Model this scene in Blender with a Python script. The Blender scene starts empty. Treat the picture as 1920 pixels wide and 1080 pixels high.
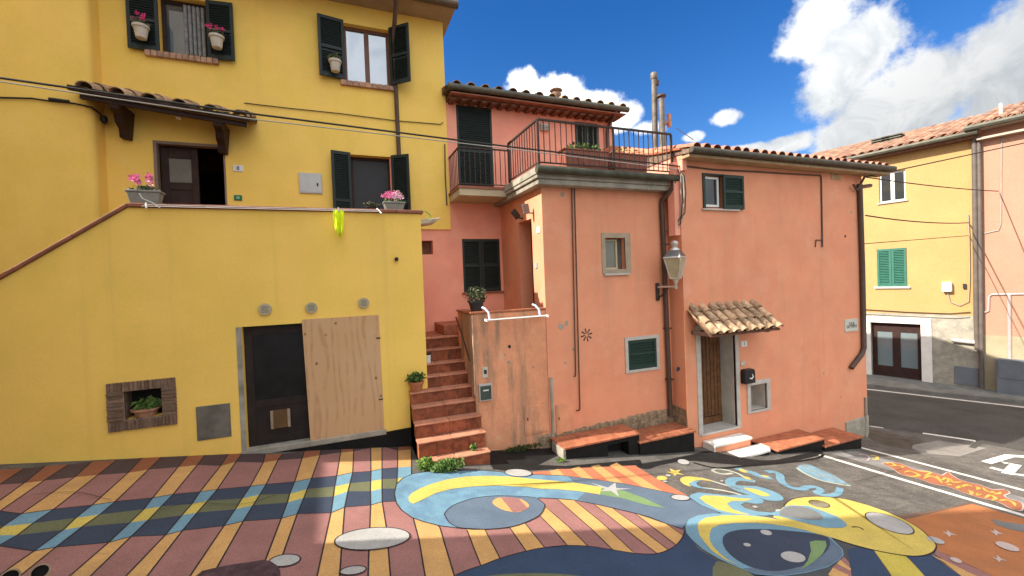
import bpy, bmesh, math, random
from math import sin, cos, tan, pi, radians, atan2, sqrt, exp
from mathutils import Vector, Matrix
random.seed(7)
scene = bpy.context.scene
D = bpy.data
COL = scene.collection

# ---------------------------------------------------------------- camera
CAM = Vector((0, 0, 2.75)); FOC = 810.0
PITCH, ROLL, YAW = radians(-.88), radians(-2.2), radians(21.75)
_F = Vector((0, cos(PITCH), sin(PITCH))); _U = Vector((0, -sin(PITCH), cos(PITCH))); _R = Vector((1, 0, 0))
_R, _U = cos(ROLL)*_R + sin(ROLL)*_U, -sin(ROLL)*_R + cos(ROLL)*_U
_M = Matrix(((cos(YAW), sin(YAW), 0), (-sin(YAW), cos(YAW), 0), (0, 0, 1)))
_R, _U, _F = _M @ _R, _M @ _U, _M @ _F
cd = D.cameras.new('camera'); cd.sensor_width = 36; cd.lens = 36*FOC/1920; cd.clip_start = .05; cd.clip_end = 3000
camo = D.objects.new('camera', cd); COL.objects.link(camo)
camo.matrix_world = Matrix(((_R.x, _U.x, -_F.x, CAM.x), (_R.y, _U.y, -_F.y, CAM.y), (_R.z, _U.z, -_F.z, CAM.z), (0, 0, 0, 1)))
scene.camera = camo

# ---------------------------------------------------------------- light
SUN_A, SUN_E = radians(7.8), radians(39)
SUN = Vector((-cos(SUN_A)*cos(SUN_E), sin(SUN_A)*cos(SUN_E), sin(SUN_E)))
sl = D.lights.new('sun', 'SUN'); sl.energy = 3.3; sl.angle = radians(.55); sl.color = (1, .93, .82)
so = D.objects.new('sun', sl); COL.objects.link(so); so.location = (-20, 5, 20)
so.rotation_euler = SUN.to_track_quat('Z', 'Y').to_euler()
scene.view_settings.view_transform = 'Standard'; scene.view_settings.look = 'None'
scene.view_settings.exposure = 1.45; scene.view_settings.gamma = 1

def ray(x, y): return _R*((x-960)/FOC) - _U*((y-540)/FOC) + _F
def onY(x, y, Y): d = ray(x, y); return CAM + d*((Y-CAM.y)/d.y)
def onX(x, y, X): d = ray(x, y); return CAM + d*((X-CAM.x)/d.x)
def gz(X): return -.132*X if X < 12 else -1.584 - .132*1.6*(1-exp(-(X-12)/1.6))
def G(x, y):
    d = ray(x, y); t = 3.
    for i in range(60):
        P = CAM + d*t; t += (P.z-gz(P.x))/max(-d.z, .05)*.7
    return CAM + d*t

# world: physical sky with fair-weather cloud in view and added fill cloud outside
w = D.worlds.new('World'); scene.world = w; w.use_nodes = True
nt = w.node_tree; nt.nodes.clear()
def N(t, tree=None, **k):
    n = (tree or nt).nodes.new(t)
    for a, b in k.items(): setattr(n, a, b)
    return n
def L(a, b, tree=None): (tree or nt).links.new(a, b)
def MA(op, a, b=None, c=None, tree=None, clamp=False):
    n = N('ShaderNodeMath', tree, operation=op, use_clamp=clamp)
    for i, v in enumerate((a, b, c)):
        if v is None: continue
        if isinstance(v, (int, float)): n.inputs[i].default_value = v
        else: L(v, n.inputs[i], tree)
    return n.outputs[0]
def SMOOTH(v, lo, hi, tree=None, a=0., b=1.):
    n = N('ShaderNodeMapRange', tree, interpolation_type='SMOOTHSTEP'); L(v, n.inputs[0], tree)
    n.inputs[1].default_value = lo; n.inputs[2].default_value = hi; n.inputs[3].default_value = a; n.inputs[4].default_value = b
    return n.outputs[0]
def MIX(f, a, b, tree=None, mode='MIX'):
    n = N('ShaderNodeMix', tree, data_type='RGBA', blend_type=mode)
    for s, v in ((n.inputs[0], f), (n.inputs[6], a), (n.inputs[7], b)):
        if isinstance(v, (int, float)): s.default_value = v
        elif isinstance(v, tuple): s.default_value = (*v[:3], 1)
        else: L(v, s, tree)
    return n.outputs[2]
sky = N('ShaderNodeTexSky', sky_type='NISHITA', sun_disc=False, sun_elevation=SUN_E, sun_rotation=atan2(SUN.x, SUN.y), altitude=200, air_density=1.0, dust_density=.35, ozone_density=2.2)
tc = N('ShaderNodeTexCoord'); sep = N('ShaderNodeSeparateXYZ'); L(tc.outputs['Generated'], sep.inputs[0])
az = MA('ARCTAN2', sep.outputs[0], sep.outputs[1]); el = MA('ARCSINE', sep.outputs[2])
cmb = N('ShaderNodeCombineXYZ'); L(az, cmb.inputs[0]); L(el, cmb.inputs[1])
def noise(vec, scale, detail=5, rough=.55, tree=None, off=(0, 0, 0), dist=0):
    n = N('ShaderNodeTexNoise', tree); n.inputs['Scale'].default_value = scale; n.inputs['Detail'].default_value = detail
    n.inputs['Roughness'].default_value = rough; n.inputs['Distortion'].default_value = dist
    if vec is not None:
        m = N('ShaderNodeMapping', tree); m.inputs[1].default_value = off; L(vec, m.inputs[0], tree); L(m.outputs[0], n.inputs['Vector'], tree)
    return n.outputs[0]
BLOBS = [(1545,55,80,62),(1600,90,85,75),(1570,160,75,60),(1640,215,90,85),(1590,265,75,45),(1745,175,135,95),(1880,140,120,110),(1960,60,110,90),(1800,265,190,75),(1990,220,160,130),(2150,120,200,160),(2200,300,300,120),(2450,200,250,200),
 (978,160,32,32),(1040,178,55,32),(1105,196,45,26),(1165,222,40,24),(1360,222,30,15),(1470,272,60,18),(1300,256,22,10),(1215,240,34,16),(1400,280,60,12),
 (300,-500,300,120),(-400,-100,350,180),(900,-700,400,160),(2000,-600,300,150)]
acc = None
for bx_, by_, rx_, ry_ in BLOBS:
    d0 = ray(bx_, by_).normalized(); d1 = ray(bx_+rx_, by_).normalized(); d2 = ray(bx_, by_+ry_).normalized()
    A0, E0 = atan2(d0.x, d0.y), math.asin(d0.z)
    ra = max(abs(atan2(d1.x, d1.y)-A0), .01); re = max(abs(math.asin(d2.z)-E0), .008)
    n1 = N('ShaderNodeVectorMath', operation='SUBTRACT'); L(cmb.outputs[0], n1.inputs[0]); n1.inputs[1].default_value = (A0, E0, 0)
    n2 = N('ShaderNodeVectorMath', operation='MULTIPLY'); L(n1.outputs[0], n2.inputs[0]); n2.inputs[1].default_value = (1/ra, 1/re, 0)
    n3 = N('ShaderNodeVectorMath', operation='LENGTH'); L(n2.outputs[0], n3.inputs[0])
    v = MA('SUBTRACT', 1.15, n3.outputs[1])
    acc = v if acc is None else MA('MAXIMUM', acc, v)
nz = noise(cmb.outputs[0], 9, 9, .62, off=(3, 1, 0)); nz2 = noise(cmb.outputs[0], 26, 6, .6, off=(1, 7, 0))
# dense cloud added outside the view to raise the fill light
fill_mask = SMOOTH(MA('ABSOLUTE', MA('SUBTRACT', az, radians(22))), .95, 1.35)
fill_mask = MA('MAXIMUM', fill_mask, SMOOTH(el, .72, 1.0))
fill_cloud = MA('SUBTRACT', MA('MULTIPLY', SMOOTH(noise(cmb.outputs[0], 2.6, 6, .6, off=(9, 4, 2)), .34, .48), 2.0), 1.0)
fill_cloud = MA('MULTIPLY_ADD', MA('SUBTRACT', fill_cloud, -1.0), fill_mask, -1.0)
acc = MA('MAXIMUM', acc, fill_cloud)
dens = MA('ADD', acc, MA('ADD', MA('MULTIPLY', MA('SUBTRACT', nz, .5), 2.1), MA('MULTIPLY', MA('SUBTRACT', nz2, .5), .7)))
mask = SMOOTH(dens, -.12, .42)
# inner relief: thicker parts turn grey towards their base
rel = noise(cmb.outputs[0], 12, 8, .6, off=(3.05, .955, .3), dist=.6)
shade = SMOOTH(rel, .34, .64)
low = noise(cmb.outputs[0], 3.2, 4, .5, off=(5, 2, .1))
shade = MA('MULTIPLY', shade, SMOOTH(low, .3, .58, a=.5, b=1.0))
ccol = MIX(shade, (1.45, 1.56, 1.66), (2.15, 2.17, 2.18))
# cloud brightened towards the sun, added gain to lift fill on shaded walls
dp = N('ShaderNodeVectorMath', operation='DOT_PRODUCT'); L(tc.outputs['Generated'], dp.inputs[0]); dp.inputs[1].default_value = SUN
fill_gain = SMOOTH(dp.outputs['Value'], -.6, .25, a=1.0, b=3.1); fc = N('ShaderNodeCombineColor'); [L(fill_gain, fc.inputs[i]) for i in range(3)]
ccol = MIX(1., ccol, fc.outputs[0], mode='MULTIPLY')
hsv = N('ShaderNodeHueSaturation'); hsv.inputs['Hue'].default_value = .512; hsv.inputs['Saturation'].default_value = 1.4; hsv.inputs['Value'].default_value = .5; L(sky.outputs[0], hsv.inputs['Color'])
bg = N('ShaderNodeBackground'); bg.inputs[1].default_value = .13
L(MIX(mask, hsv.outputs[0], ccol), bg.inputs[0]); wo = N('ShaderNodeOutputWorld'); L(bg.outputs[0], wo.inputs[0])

# ---------------------------------------------------------------- materials
MATS = {}
def mat(name, col, rough=.85, var=.12, scale=2.5, bump=.0, bscale=40, stain=None, spec=.3, metal=0, rnd=0, col2=None, fine=.06, trans=0, coat=0):
    """procedural surface: base colour with large and fine mottling, optional stain colour, bump"""
    if name in MATS: return MATS[name]
    m = D.materials.new(name); m.use_nodes = True; t = m.node_tree; b = t.nodes['Principled BSDF']
    geo = N('ShaderNodeNewGeometry', t); pos = geo.outputs['Position']
    b.inputs['Roughness'].default_value = rough; b.inputs['Metallic'].default_value = metal
    b.inputs['Specular IOR Level'].default_value = spec
    if trans: b.inputs['Transmission Weight'].default_value = trans
    if coat: b.inputs['Coat Weight'].default_value = coat
    c = MIX(0., col, col, t)
    if col2: c = MIX(SMOOTH(noise(pos, scale*1.7, 6, .6, t, (2, 5, 1)), .4, .65, t), col, col2, t)
    if var:
        v = SMOOTH(noise(pos, scale, 6, .6, t), .3, .72, t, 1-var, 1+var)
        v = MA('MULTIPLY', v, SMOOTH(noise(pos, scale*28, 3, .6, t), .3, .7, t, 1-fine, 1+fine), tree=t)
        if rnd:
            oi = N('ShaderNodeObjectInfo', t); v = MA('MULTIPLY', v, MA('MULTIPLY_ADD', oi.outputs['Random'], 2*rnd, 1-rnd, t), tree=t)
        cm = N('ShaderNodeCombineColor', t); [L(v, cm.inputs[i], t) for i in range(3)]
        c = MIX(1., c, cm.outputs[0], t, 'MULTIPLY')
    if stain:
        for (scol, amt, sc, lo, hi, st) in stain:
            mp = N('ShaderNodeMapping', t); L(pos, mp.inputs[0], t); mp.inputs[3].default_value = st
            f = MA('MULTIPLY', SMOOTH(noise(mp.outputs[0], sc, 8, .65, t, (4, 1, 3)), lo, hi, t), amt, tree=t)
            c = MIX(f, c, scol, t)
    L(c, b.inputs['Base Color'], t)
    if bump:
        bn = N('ShaderNodeBump', t); bn.inputs['Strength'].default_value = bump; bn.inputs['Distance'].default_value = .02
        h = MA('ADD', noise(pos, bscale, 6, .65, t), MA('MULTIPLY', noise(pos, 3.0, 3, .5, t), 1.6), tree=t)
        L(h, bn.inputs['Height'], t); L(bn.outputs[0], b.inputs['Normal'], t)
    MATS[name] = m; return m
V3 = (1, 1, 1)
YEL = mat('yellow_plaster', (.95, .635, .15), .9, .04, 1.1, .07, 18, col2=(.91, .62, .13), fine=.02, stain=[((.66, .44, .13), .3, .9, .55, .8, (3.5, 3.5, .18)), ((.94, .72, .24), .45, 1.4, .55, .8, V3), ((.55, .36, .12), .5, 7, .7, .78, V3)])
YELT = mat('terrace_plaster', (.95, .615, .14), .9, .035, .9, .05, 18, col2=(.90, .60, .125), fine=.02, stain=[((.66, .46, .13), .38, .7, .53, .78, (4, 4, .12)), ((.94, .71, .22), .4, 1.1, .55, .8, V3), ((.55, .35, .11), .5, 6, .71, .78, V3)])
PINK = mat('salmon_plaster', (.765, .325, .185), .9, .05, 1.3, .08, 20, col2=(.755, .30, .17), fine=.025, stain=[((.82, .41, .265), .5, 1.4, .52, .75, V3), ((.46, .26, .16), .4, 1.1, .54, .8, (3, 3, .16)), ((.34, .19, .12), .55, 14, .71, .77, V3)])
PINKB = mat('rose_plaster', (.88, .39, .27), .9, .05, 1.3, .08, 20, col2=(.85, .345, .245), fine=.02)
PINKD = mat('weathered_salmon_plaster', (.74, .33, .18), .92, .1, 2, .5, 26, col2=(.68, .30, .165), stain=[((.24, .18, .12), .8, 1.9, .47, .66, (1.5, 1, .22)), ((.74, .48, .33), .5, 5, .58, .72, V3), ((.2, .14, .1), .8, 22, .7, .76, V3)])
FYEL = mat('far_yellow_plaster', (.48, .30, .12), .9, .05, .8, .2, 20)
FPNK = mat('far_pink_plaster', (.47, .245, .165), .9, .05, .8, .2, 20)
CEM = mat('cement_render', (.34, .31, .245), .95, .2, 3, .6, 22, stain=[((.5, .46, .38), .5, 7, .5, .7, V3)])
ROUGH = mat('rough_stone_plinth', (.32, .22, .14), 1, .35, 9, .8, 30, col2=(.20, .155, .095), fine=.3)
CONC = mat('concrete', (.36, .33, .27), .95, .2, 4, .5, 40, stain=[((.14, .13, .10), .6, 3, .5, .7, V3)])
GREYF = mat('grey_stone_trim', (.50, .47, .42), .85, .1, 5, .2, 50)
MARB = mat('white_marble', (.80, .76, .68), .6, .06, 4, .08, 60, stain=[((.45, .38, .3), .35, 6, .58, .75, V3)])
TERR = mat('terracotta_tile', (.40, .145, .075), .6, .18, 6, .25, 60, rnd=.14, col2=(.33, .11, .055), fine=.12)
TERRL = mat('lit_tread_tile', (.52, .225, .135), .75, .15, 6, .25, 60, rnd=.12, col2=(.46, .185, .11), fine=.12)  # treads kept pale: light on the step tops put into the colour
TERRK = mat('shaded_riser_tile', (.30, .085, .038), .7, .2, 6, .25, 60, rnd=.2, col2=(.18, .05, .022), fine=.12)  # risers kept dark: shade on the step fronts put into the colour
TERRD = mat('terracotta_coping', (.30, .115, .07), .75, .2, 5, .3, 50, stain=[((.14, .09, .07), .5, 4, .5, .7, V3)])
ROOF = mat('roof_tile', (.46, .19, .115), .9, .22, 6, .5, 50, rnd=.3, col2=(.36, .21, .14), fine=.2, stain=[((.20, .17, .12), .6, 9, .55, .7, V3)])
ROOFL = mat('lichened_roof_tile', (.56, .34, .21), .92, .25, 9, .6, 60, rnd=.3, col2=(.34, .27, .17), fine=.25, stain=[((.62, .52, .28), .6, 14, .55, .66, V3), ((.16, .14, .11), .7, 12, .6, .7, V3)])
ROOFD = mat('dark_roof_tile', (.17, .115, .085), .95, .3, 9, .6, 60, rnd=.3, col2=(.24, .17, .12), fine=.25)
BRICK = mat('brick', (.46, .27, .18), .9, .2, 12, .4, 60, rnd=.22, fine=.15)
BRICKD = mat('dark_brick', (.20, .125, .085), .95, .25, 14, .5, 60, rnd=.25, fine=.2)
MORT = mat('mortar', (.32, .24, .17), .95, .2, 12, .4, 60)
GRN = mat('dark_green_paint', (.010, .020, .017), .5, .12, 5, .1, 60, spec=.4)
GRN2 = mat('bottle_green_paint', (.016, .042, .03), .5, .12, 5, .1, 60, spec=.4)
GRN3 = mat('teal_green_paint', (.04, .155, .11), .55, .1, 5, .1, 60)
BRN = mat('brown_pipe_paint', (.085, .05, .035), .5, .15, 4, .1, 40, spec=.4)
GUT = mat('dull_gutter_metal', (.105, .10, .075), .55, .2, 4, .15, 40, metal=.3)
GUTY = mat('brown_gutter', (.11, .075, .045), .5, .15, 4, .1, 40)
WOODD = mat('dark_wood', (.038, .017, .013), .6, .25, 5, .2, 30)
WOODM = mat('door_planks', (.15, .065, .025), .55, .3, 8, .25, 30, rnd=.2)
WOODR = mat('weathered_rafter_wood', (.16, .075, .045), .85, .25, 8, .4, 30)
WFR = mat('brown_window_frame', (.17, .075, .05), .5, .15, 6, .1, 40)
WHT = mat('white_paint', (.78, .77, .74), .5, .06, 5, .06, 60)
LGREY = mat('light_grey_metal', (.48, .48, .46), .45, .06, 5, .05, 60, metal=.2)
BLK = mat('black_metal', (.016, .014, .014), .5, .2, 8, .1, 60, spec=.4)
IRON = mat('railing_iron', (.05, .033, .026), .6, .25, 12, .2, 60)
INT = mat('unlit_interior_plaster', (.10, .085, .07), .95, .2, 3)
INTD = mat('unlit_interior', (.013, .012, .011), .95, .2, 3)  # near-black colour stands in for the darkness inside openings
GLSR = mat('reflecting_glass', (.30, .33, .37), .03, .02, 3, metal=.75, spec=.8)
def glass(name, col, rough=.04):
    m = mat(name, col, rough, .03, 3, spec=.9, coat=.6); return m
GLS = glass('window_glass', (.035, .04, .042))
GLSM = glass('bathroom_glass', (.17, .16, .11), .25)
GLSB = glass('shop_glass', (.17, .22, .23), .1)
CURT = mat('grey_curtain', (.26, .26, .26), .9, .25, 12)
CABL = mat('black_cable', (.02, .018, .017), .6, .1)
CABW = mat('grey_cable', (.34, .32, .28), .6, .1)
POTW = mat('cream_pot', (.55, .50, .41), .7, .12, 9, .1, 60)
POTG = mat('grey_planter', (.26, .25, .215), .75, .12, 9, .1, 60)
POTB = mat('dark_plastic_pot', (.03, .03, .03), .5, .1, 9)
LEAF = mat('leaf_green', (.075, .15, .028), .6, .45, 14, rnd=.2, col2=(.13, .19, .05), fine=.3)
LEAFY = mat('weed_green', (.17, .26, .04), .6, .45, 14, col2=(.09, .19, .03), fine=.3)
LEAFD = mat('grey_green_leaf', (.10, .125, .06), .6, .4, 14, col2=(.17, .17, .085), fine=.3)
FPK = mat('pink_blossom', (.85, .12, .36), .6, .25, 20, col2=(.9, .45, .6))
FRD = mat('crimson_blossom', (.60, .02, .13), .6, .3, 20, col2=(.75, .08, .25))
FWH = mat('pale_pink_blossom', (.86, .50, .60), .6, .2, 20)
NEON = mat('neon_yellow_cloth', (.80, .95, .02), .9, .08, 9, .2, 90)
PLY = None
ASPH = mat('asphalt', (.125, .113, .10), .95, .22, 1.6, .55, 90, col2=(.095, .086, .076), fine=.3, stain=[((.22, .20, .17), .5, 5, .5, .72, (1, 2.5, 1))])
ASPHP = mat('pale_asphalt', (.235, .215, .19), .95, .15, 1.6, .5, 90, fine=.25)
ROADM = mat('road_asphalt', (.062, .058, .052), .92, .18, 1.2, .5, 90, fine=.25, stain=[((.085, .08, .07), .6, 2, .5, .7, (3, .4, 1))])
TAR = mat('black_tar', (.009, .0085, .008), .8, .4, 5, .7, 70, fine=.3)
ROADW = mat('road_paint', (.66, .64, .58), .85, .1, 6, .35, 90, fine=.15, stain=[((.25, .23, .2), .5, 20, .6, .72, V3)])

# ---------------------------------------------------------------- geometry helpers
def link(name, me, m=None, parent=None, loc=None):
    o = D.objects.new(name, me); COL.objects.link(o)
    if m is not None: me.materials.append(m)
    if parent is not None:
        o.parent = parent; o.matrix_parent_inverse = Matrix.Translation(-root_loc(parent))
    return o
ROOTLOC = {}
def root_loc(o): return ROOTLOC.get(o.name, Vector((0, 0, 0)))
def tag(o, label, cat, group=None):
    o['label'] = label; o['category'] = cat
    if group: o['group'] = group
    return o
def thing(name, label, cat, loc, group=None):
    o = D.objects.new(name, None); COL.objects.link(o); o.empty_display_size = .2
    o.location = loc; ROOTLOC[o.name] = Vector(loc); return tag(o, label, cat, group)
class MB:
    def __init__(s): s.v = []; s.f = []
    def add(s, v, f):
        n = len(s.v); s.v += [tuple(p) for p in v]; s.f += [tuple(i+n for i in q) for q in f]; return s
    def box(s, x0, x1, y0, y1, z0, z1):
        x0, x1 = min(x0, x1), max(x0, x1); y0, y1 = min(y0, y1), max(y0, y1); z0, z1 = min(z0, z1), max(z0, z1)
        return s.add([(x0,y0,z0),(x1,y0,z0),(x1,y1,z0),(x0,y1,z0),(x0,y0,z1),(x1,y0,z1),(x1,y1,z1),(x0,y1,z1)],
                     [(0,3,2,1),(4,5,6,7),(0,1,5,4),(1,2,6,5),(2,3,7,6),(3,0,4,7)])
    def hexa(s, p):   # 8 points, bottom ring then top ring, counter-clockwise from above
        return s.add(p, [(0,3,2,1),(4,5,6,7),(0,1,5,4),(1,2,6,5),(2,3,7,6),(3,0,4,7)])
    def prism(s, pts, off):   # polygon points (3d), extruded by vector off
        n = len(pts); off = Vector(off); a = [Vector(p) for p in pts]; b = [p+off for p in a]
        return s.add(a+b, [tuple(range(n-1, -1, -1)), tuple(range(n, 2*n))] + [(i, (i+1) % n, n+(i+1) % n, n+i) for i in range(n)])
    def tube(s, pts, r, seg=8, cap=True):
        pts = [Vector(p) for p in pts]; rings = []
        rs = r if isinstance(r, (list, tuple)) else [r]*len(pts)
        up = Vector((0, 0, 1)); prev = None
        for i, p in enumerate(pts):
            t = (pts[min(i+1, len(pts)-1)] - pts[max(i-1, 0)]).normalized()
            a = prev if prev is not None else (Vector((1, 0, 0)) if abs(t.z) > .9 else up.cross(t))
            a = (a - t*a.dot(t)).normalized(); prev = a; b = t.cross(a)
            rings.append([p + (a*cos(2*pi*k/seg) + b*sin(2*pi*k/seg))*rs[i] for k in range(seg)])
        v = [q for R_ in rings for q in R_]; f = []
        for i in range(len(pts)-1):
            for k in range(seg):
                f.append((i*seg+k, i*seg+(k+1) % seg, (i+1)*seg+(k+1) % seg, (i+1)*seg+k))
        if cap: f += [tuple(range(seg-1, -1, -1)), tuple(range((len(pts)-1)*seg, len(pts)*seg))]
        return s.add(v, f)
    def lathe(s, c, prof, seg=16, axis='z'):   # prof: (r,h)
        v = []; f = []; c = Vector(c)
        for r, h in prof:
            for k in range(seg):
                a = 2*pi*k/seg; q = (r*cos(a), r*sin(a), h) if axis == 'z' else (r*cos(a), h, r*sin(a))
                v.append(c+Vector(q))
        for i in range(len(prof)-1):
            for k in range(seg): f.append((i*seg+k, i*seg+(k+1) % seg, (i+1)*seg+(k+1) % seg, (i+1)*seg+k))
        f += [tuple(range(seg-1, -1, -1)), tuple(range((len(prof)-1)*seg, len(prof)*seg))]
        return s.add(v, f)
    def xf(s, M): s.v = [tuple(M @ Vector(p)) for p in s.v]; return s
    def mesh(s, name, smooth=False):
        me = D.meshes.new(name); me.from_pydata(s.v, [], s.f); me.update()
        bm = bmesh.new(); bm.from_mesh(me); bmesh.ops.recalc_face_normals(bm, faces=bm.faces); bm.to_mesh(me); bm.free()
        if smooth: me.shade_smooth()
        return me
    def build(s, name, m, parent=None, smooth=False, bevel=0, kind=None):
        me = s.mesh(name, smooth); o = link(name, me, m, parent)
        if bevel:
            b = o.modifiers.new('bevel', 'BEVEL'); b.width = bevel; b.segments = 1; b.limit_method = 'ANGLE'
        if smooth and hasattr(me, 'set_sharp_from_angle'): me.set_sharp_from_angle(angle=radians(40))
        if kind: o['kind'] = kind
        return o
def BOX(*a): return MB().box(*a)
def wallY(mb, Y, x0, x1, z0, z1, holes):
    """front plaster face at depth Y with rectangular openings (xa,xb,za,zb,reveal)"""
    xs = sorted({x0, x1, *[h[0] for h in holes], *[h[1] for h in holes]}); zs = sorted({z0, z1, *[h[2] for h in holes], *[h[3] for h in holes]})
    for i in range(len(xs)-1):
        for k in range(len(zs)-1):
            cx, cz = (xs[i]+xs[i+1])/2, (zs[k]+zs[k+1])/2
            if any(h[0] < cx < h[1] and h[2] < cz < h[3] for h in holes): continue
            mb.add([(xs[i], Y, zs[k]), (xs[i+1], Y, zs[k]), (xs[i+1], Y, zs[k+1]), (xs[i], Y, zs[k+1])], [(0, 1, 2, 3)])
    for xa, xb, za, zb, d in holes:
        mb.add([(xa,Y,za),(xb,Y,za),(xb,Y,zb),(xa,Y,zb),(xa,Y+d,za),(xb,Y+d,za),(xb,Y+d,zb),(xa,Y+d,zb)], [(0,4,5,1),(1,5,6,2),(2,6,7,3),(3,7,4,0)])
    return mb
def rect(px0, py0, px1, py1, Y):   # picture rectangle on a plane parallel to the facades -> x0,x1,z0,z1 in metres
    a, b, c, d = onY(px0, py0, Y), onY(px1, py0, Y), onY(px1, py1, Y), onY(px0, py1, Y)
    return (a.x+d.x)/2, (b.x+c.x)/2, (c.z+d.z)/2, (a.z+b.z)/2
def hr(px0, py0, px1, py1, Y, d): return (*rect(px0, py0, px1, py1, Y), d)
def empties_copy(o): pass

def shutter(parent, hx, hy, z0, z1, wid, ang, m, right=1, slat=.045, name='shutter'):
    """louvred leaf hinged at (hx,hy); extends along +x*right, swung by ang towards the street"""
    M = Matrix.Translation((hx, hy, 0)) @ Matrix.Rotation(-ang*right, 4, 'Z')
    h = z1-z0; st = .055; fr = MB()
    X = lambda a, b: (min(a*right, b*right), max(a*right, b*right))
    for a, b, c, d in ((0, st, z0, z1), (wid-st, wid, z0, z1), (st, wid-st, z0, z0+.09), (st, wid-st, z1-.07, z1), (st, wid-st, z0+h*.47, z0+h*.47+.06)):
        xa, xb = X(a, b); fr.box(xa, xb, -.02, .018, c, d)
    fr.xf(M); o = fr.build(name, m, parent, bevel=.003)
    sl_ = MB(); z = z0+.1
    while z < z1-.085:
        if not (z0+h*.47-.03 < z < z0+h*.47+.065):
            xa, xb = X(st, wid-st); sl_.hexa([(xa,-.014,z),(xb,-.014,z),(xb,.012,z+.022),(xa,.012,z+.022),(xa,-.014,z+.007),(xb,-.014,z+.007),(xb,.012,z+.029),(xa,.012,z+.029)])
        z += slat
    xa, xb = X(st, wid-st); bk = BOX(xa-.001, xb+.001, .013, .017, z0+.02, z1-.02).xf(M); sub(bk, 'backing', m, o)
    sl_.xf(M); s2 = sl_.build('slats', m, None); s2.parent = o; s2.matrix_parent_inverse = Matrix.Identity(4) if parent is None else Matrix.Identity(4)
    s2.matrix_parent_inverse = Matrix.Identity(4)
    if parent is not None: s2.matrix_parent_inverse = Matrix.Translation(Vector((0, 0, 0)))
    s2['kind'] = 'stuff'
    return o
def sub(mb, name, m, part, **k):
    """sub-part of a part: the part's own mesh is in world metres, so no offset is needed"""
    o = mb.build(name, m, None, **k); o.parent = part; return o
def window(parent, x0, x1, z0, z1, Y, m, glassm, n=2, fw=.05, name='window', bars=None):
    fr = MB(); cols = [x0+(x1-x0)*i/n for i in range(n+1)]
    fr.box(x0, x1, Y, Y+.06, z0, z0+fw).box(x0, x1, Y, Y+.06, z1-fw, z1)
    for i, c in enumerate(cols):
        a, b = (c, c+fw) if i == 0 else ((c-fw, c) if i == n else (c-fw*.8, c+fw*.8)); fr.box(a, b, Y+.001, Y+.059, z0+fw, z1-fw)
    o = fr.build(name, m, parent, bevel=.004)
    for i in range(n): sub(BOX(cols[i]+fw*.5, cols[i+1]-fw*.5, Y+.025, Y+.035, z0+fw*.5, z1-fw*.5), 'pane', glassm, o)
    return o
def tile_mesh(name, Lg=.46, r0=.1, r1=.085, th=.014, n=7):
    """one half-round clay tile, its mouth at the origin, running back along +y, crown up"""
    v = []; f = []
    for y, r in ((0, r0), (Lg, r1)):
        for rr in (r, r-th):
            for k in range(n+1):
                a = pi*k/n; v.append((rr*cos(a), y, rr*sin(a)*.82))
    m_ = n+1
    for k in range(n):
        f += [(k, k+1, 2*m_+k+1, 2*m_+k), (m_+k+1, m_+k, 3*m_+k, 3*m_+k+1), (k+1, k, m_+k, m_+k+1), (2*m_+k, 2*m_+k+1, 3*m_+k+1, 3*m_+k)]
    f += [(0, 2*m_, 3*m_, m_), (n, m_+n, 3*m_+n, 2*m_+n)]
    mb = MB(); mb.add(v, f); me = mb.mesh(name, True); me.set_sharp_from_angle(angle=radians(50)); return me
def put(me, name, m, parent, Mx):
    if m is not None and not me.materials: me.materials.append(m)
    o = D.objects.new(name, me); COL.objects.link(o); o.matrix_local = Mx
    if parent is not None:
        o.parent = parent; o.matrix_parent_inverse = Matrix.Translation(-root_loc(parent))
    return o
def foliage(c, r, n, size, seed=0, droop=0):
    """leaf blades scattered through an ellipsoid"""
    rg = random.Random(seed); mb = MB()
    for i in range(n):
        while True:
            p = Vector((rg.uniform(-1, 1), rg.uniform(-1, 1), rg.uniform(-1, 1)))
            if p.length < 1: break
        p *= (.55+.45*rg.random()); q = Vector(c)+Vector((p.x*r[0], p.y*r[1], p.z*r[2]))
        a = Vector((rg.gauss(0, 1), rg.gauss(0, 1), rg.gauss(.35, .8)-droop)).normalized(); b = a.cross(Vector((rg.gauss(0, 1), rg.gauss(0, 1), rg.gauss(0, 1)))).normalized()
        s = size*rg.uniform(.6, 1.3); n3 = a.cross(b)*s*.18
        mb.add([q-a*s*.5, q+b*s*.33+n3, q+a*s*.55, q-b*s*.33+n3], [(0, 1, 2), (0, 2, 3)])
    return mb
def blossoms(c, r, n, size, seed=0):
    rg = random.Random(seed); mb = MB()
    for i in range(n):
        q = Vector(c)+Vector((rg.gauss(0, .45)*r[0], rg.gauss(0, .45)*r[1], rg.gauss(0, .45)*r[2]))
        for k in range(5):
            a = 2*pi*k/5+rg.random(); t = rg.uniform(-.5, .5)
            d1 = Vector((cos(a), t-.6, sin(a)))*size; d2 = Vector((cos(a+.9), t-.6, sin(a+.9)))*size
            mb.add([q, q+d1, q+(d1+d2)*.75, q+d2], [(0, 1, 2, 3)])
    return mb
def catmull(pts, closed, sub_=6):
    n = len(pts); out = []
    rng = range(n if closed else n-1)
    for i in rng:
        g = (lambda k: pts[k % n]) if closed else (lambda k: pts[min(max(k, 0), n-1)])
        p0, p1, p2, p3 = g(i-1), g(i), g(i+1), g(i+2)
        for s in range(sub_):
            t = s/sub_; out.append(tuple(.5*((2*p1[j]) + (-p0[j]+p2[j])*t + (2*p0[j]-5*p1[j]+4*p2[j]-p3[j])*t*t + (-p0[j]+3*p1[j]-3*p2[j]+p3[j])*t**3) for j in range(2)))
    if not closed: out.append(tuple(pts[-1]))
    return out

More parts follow.
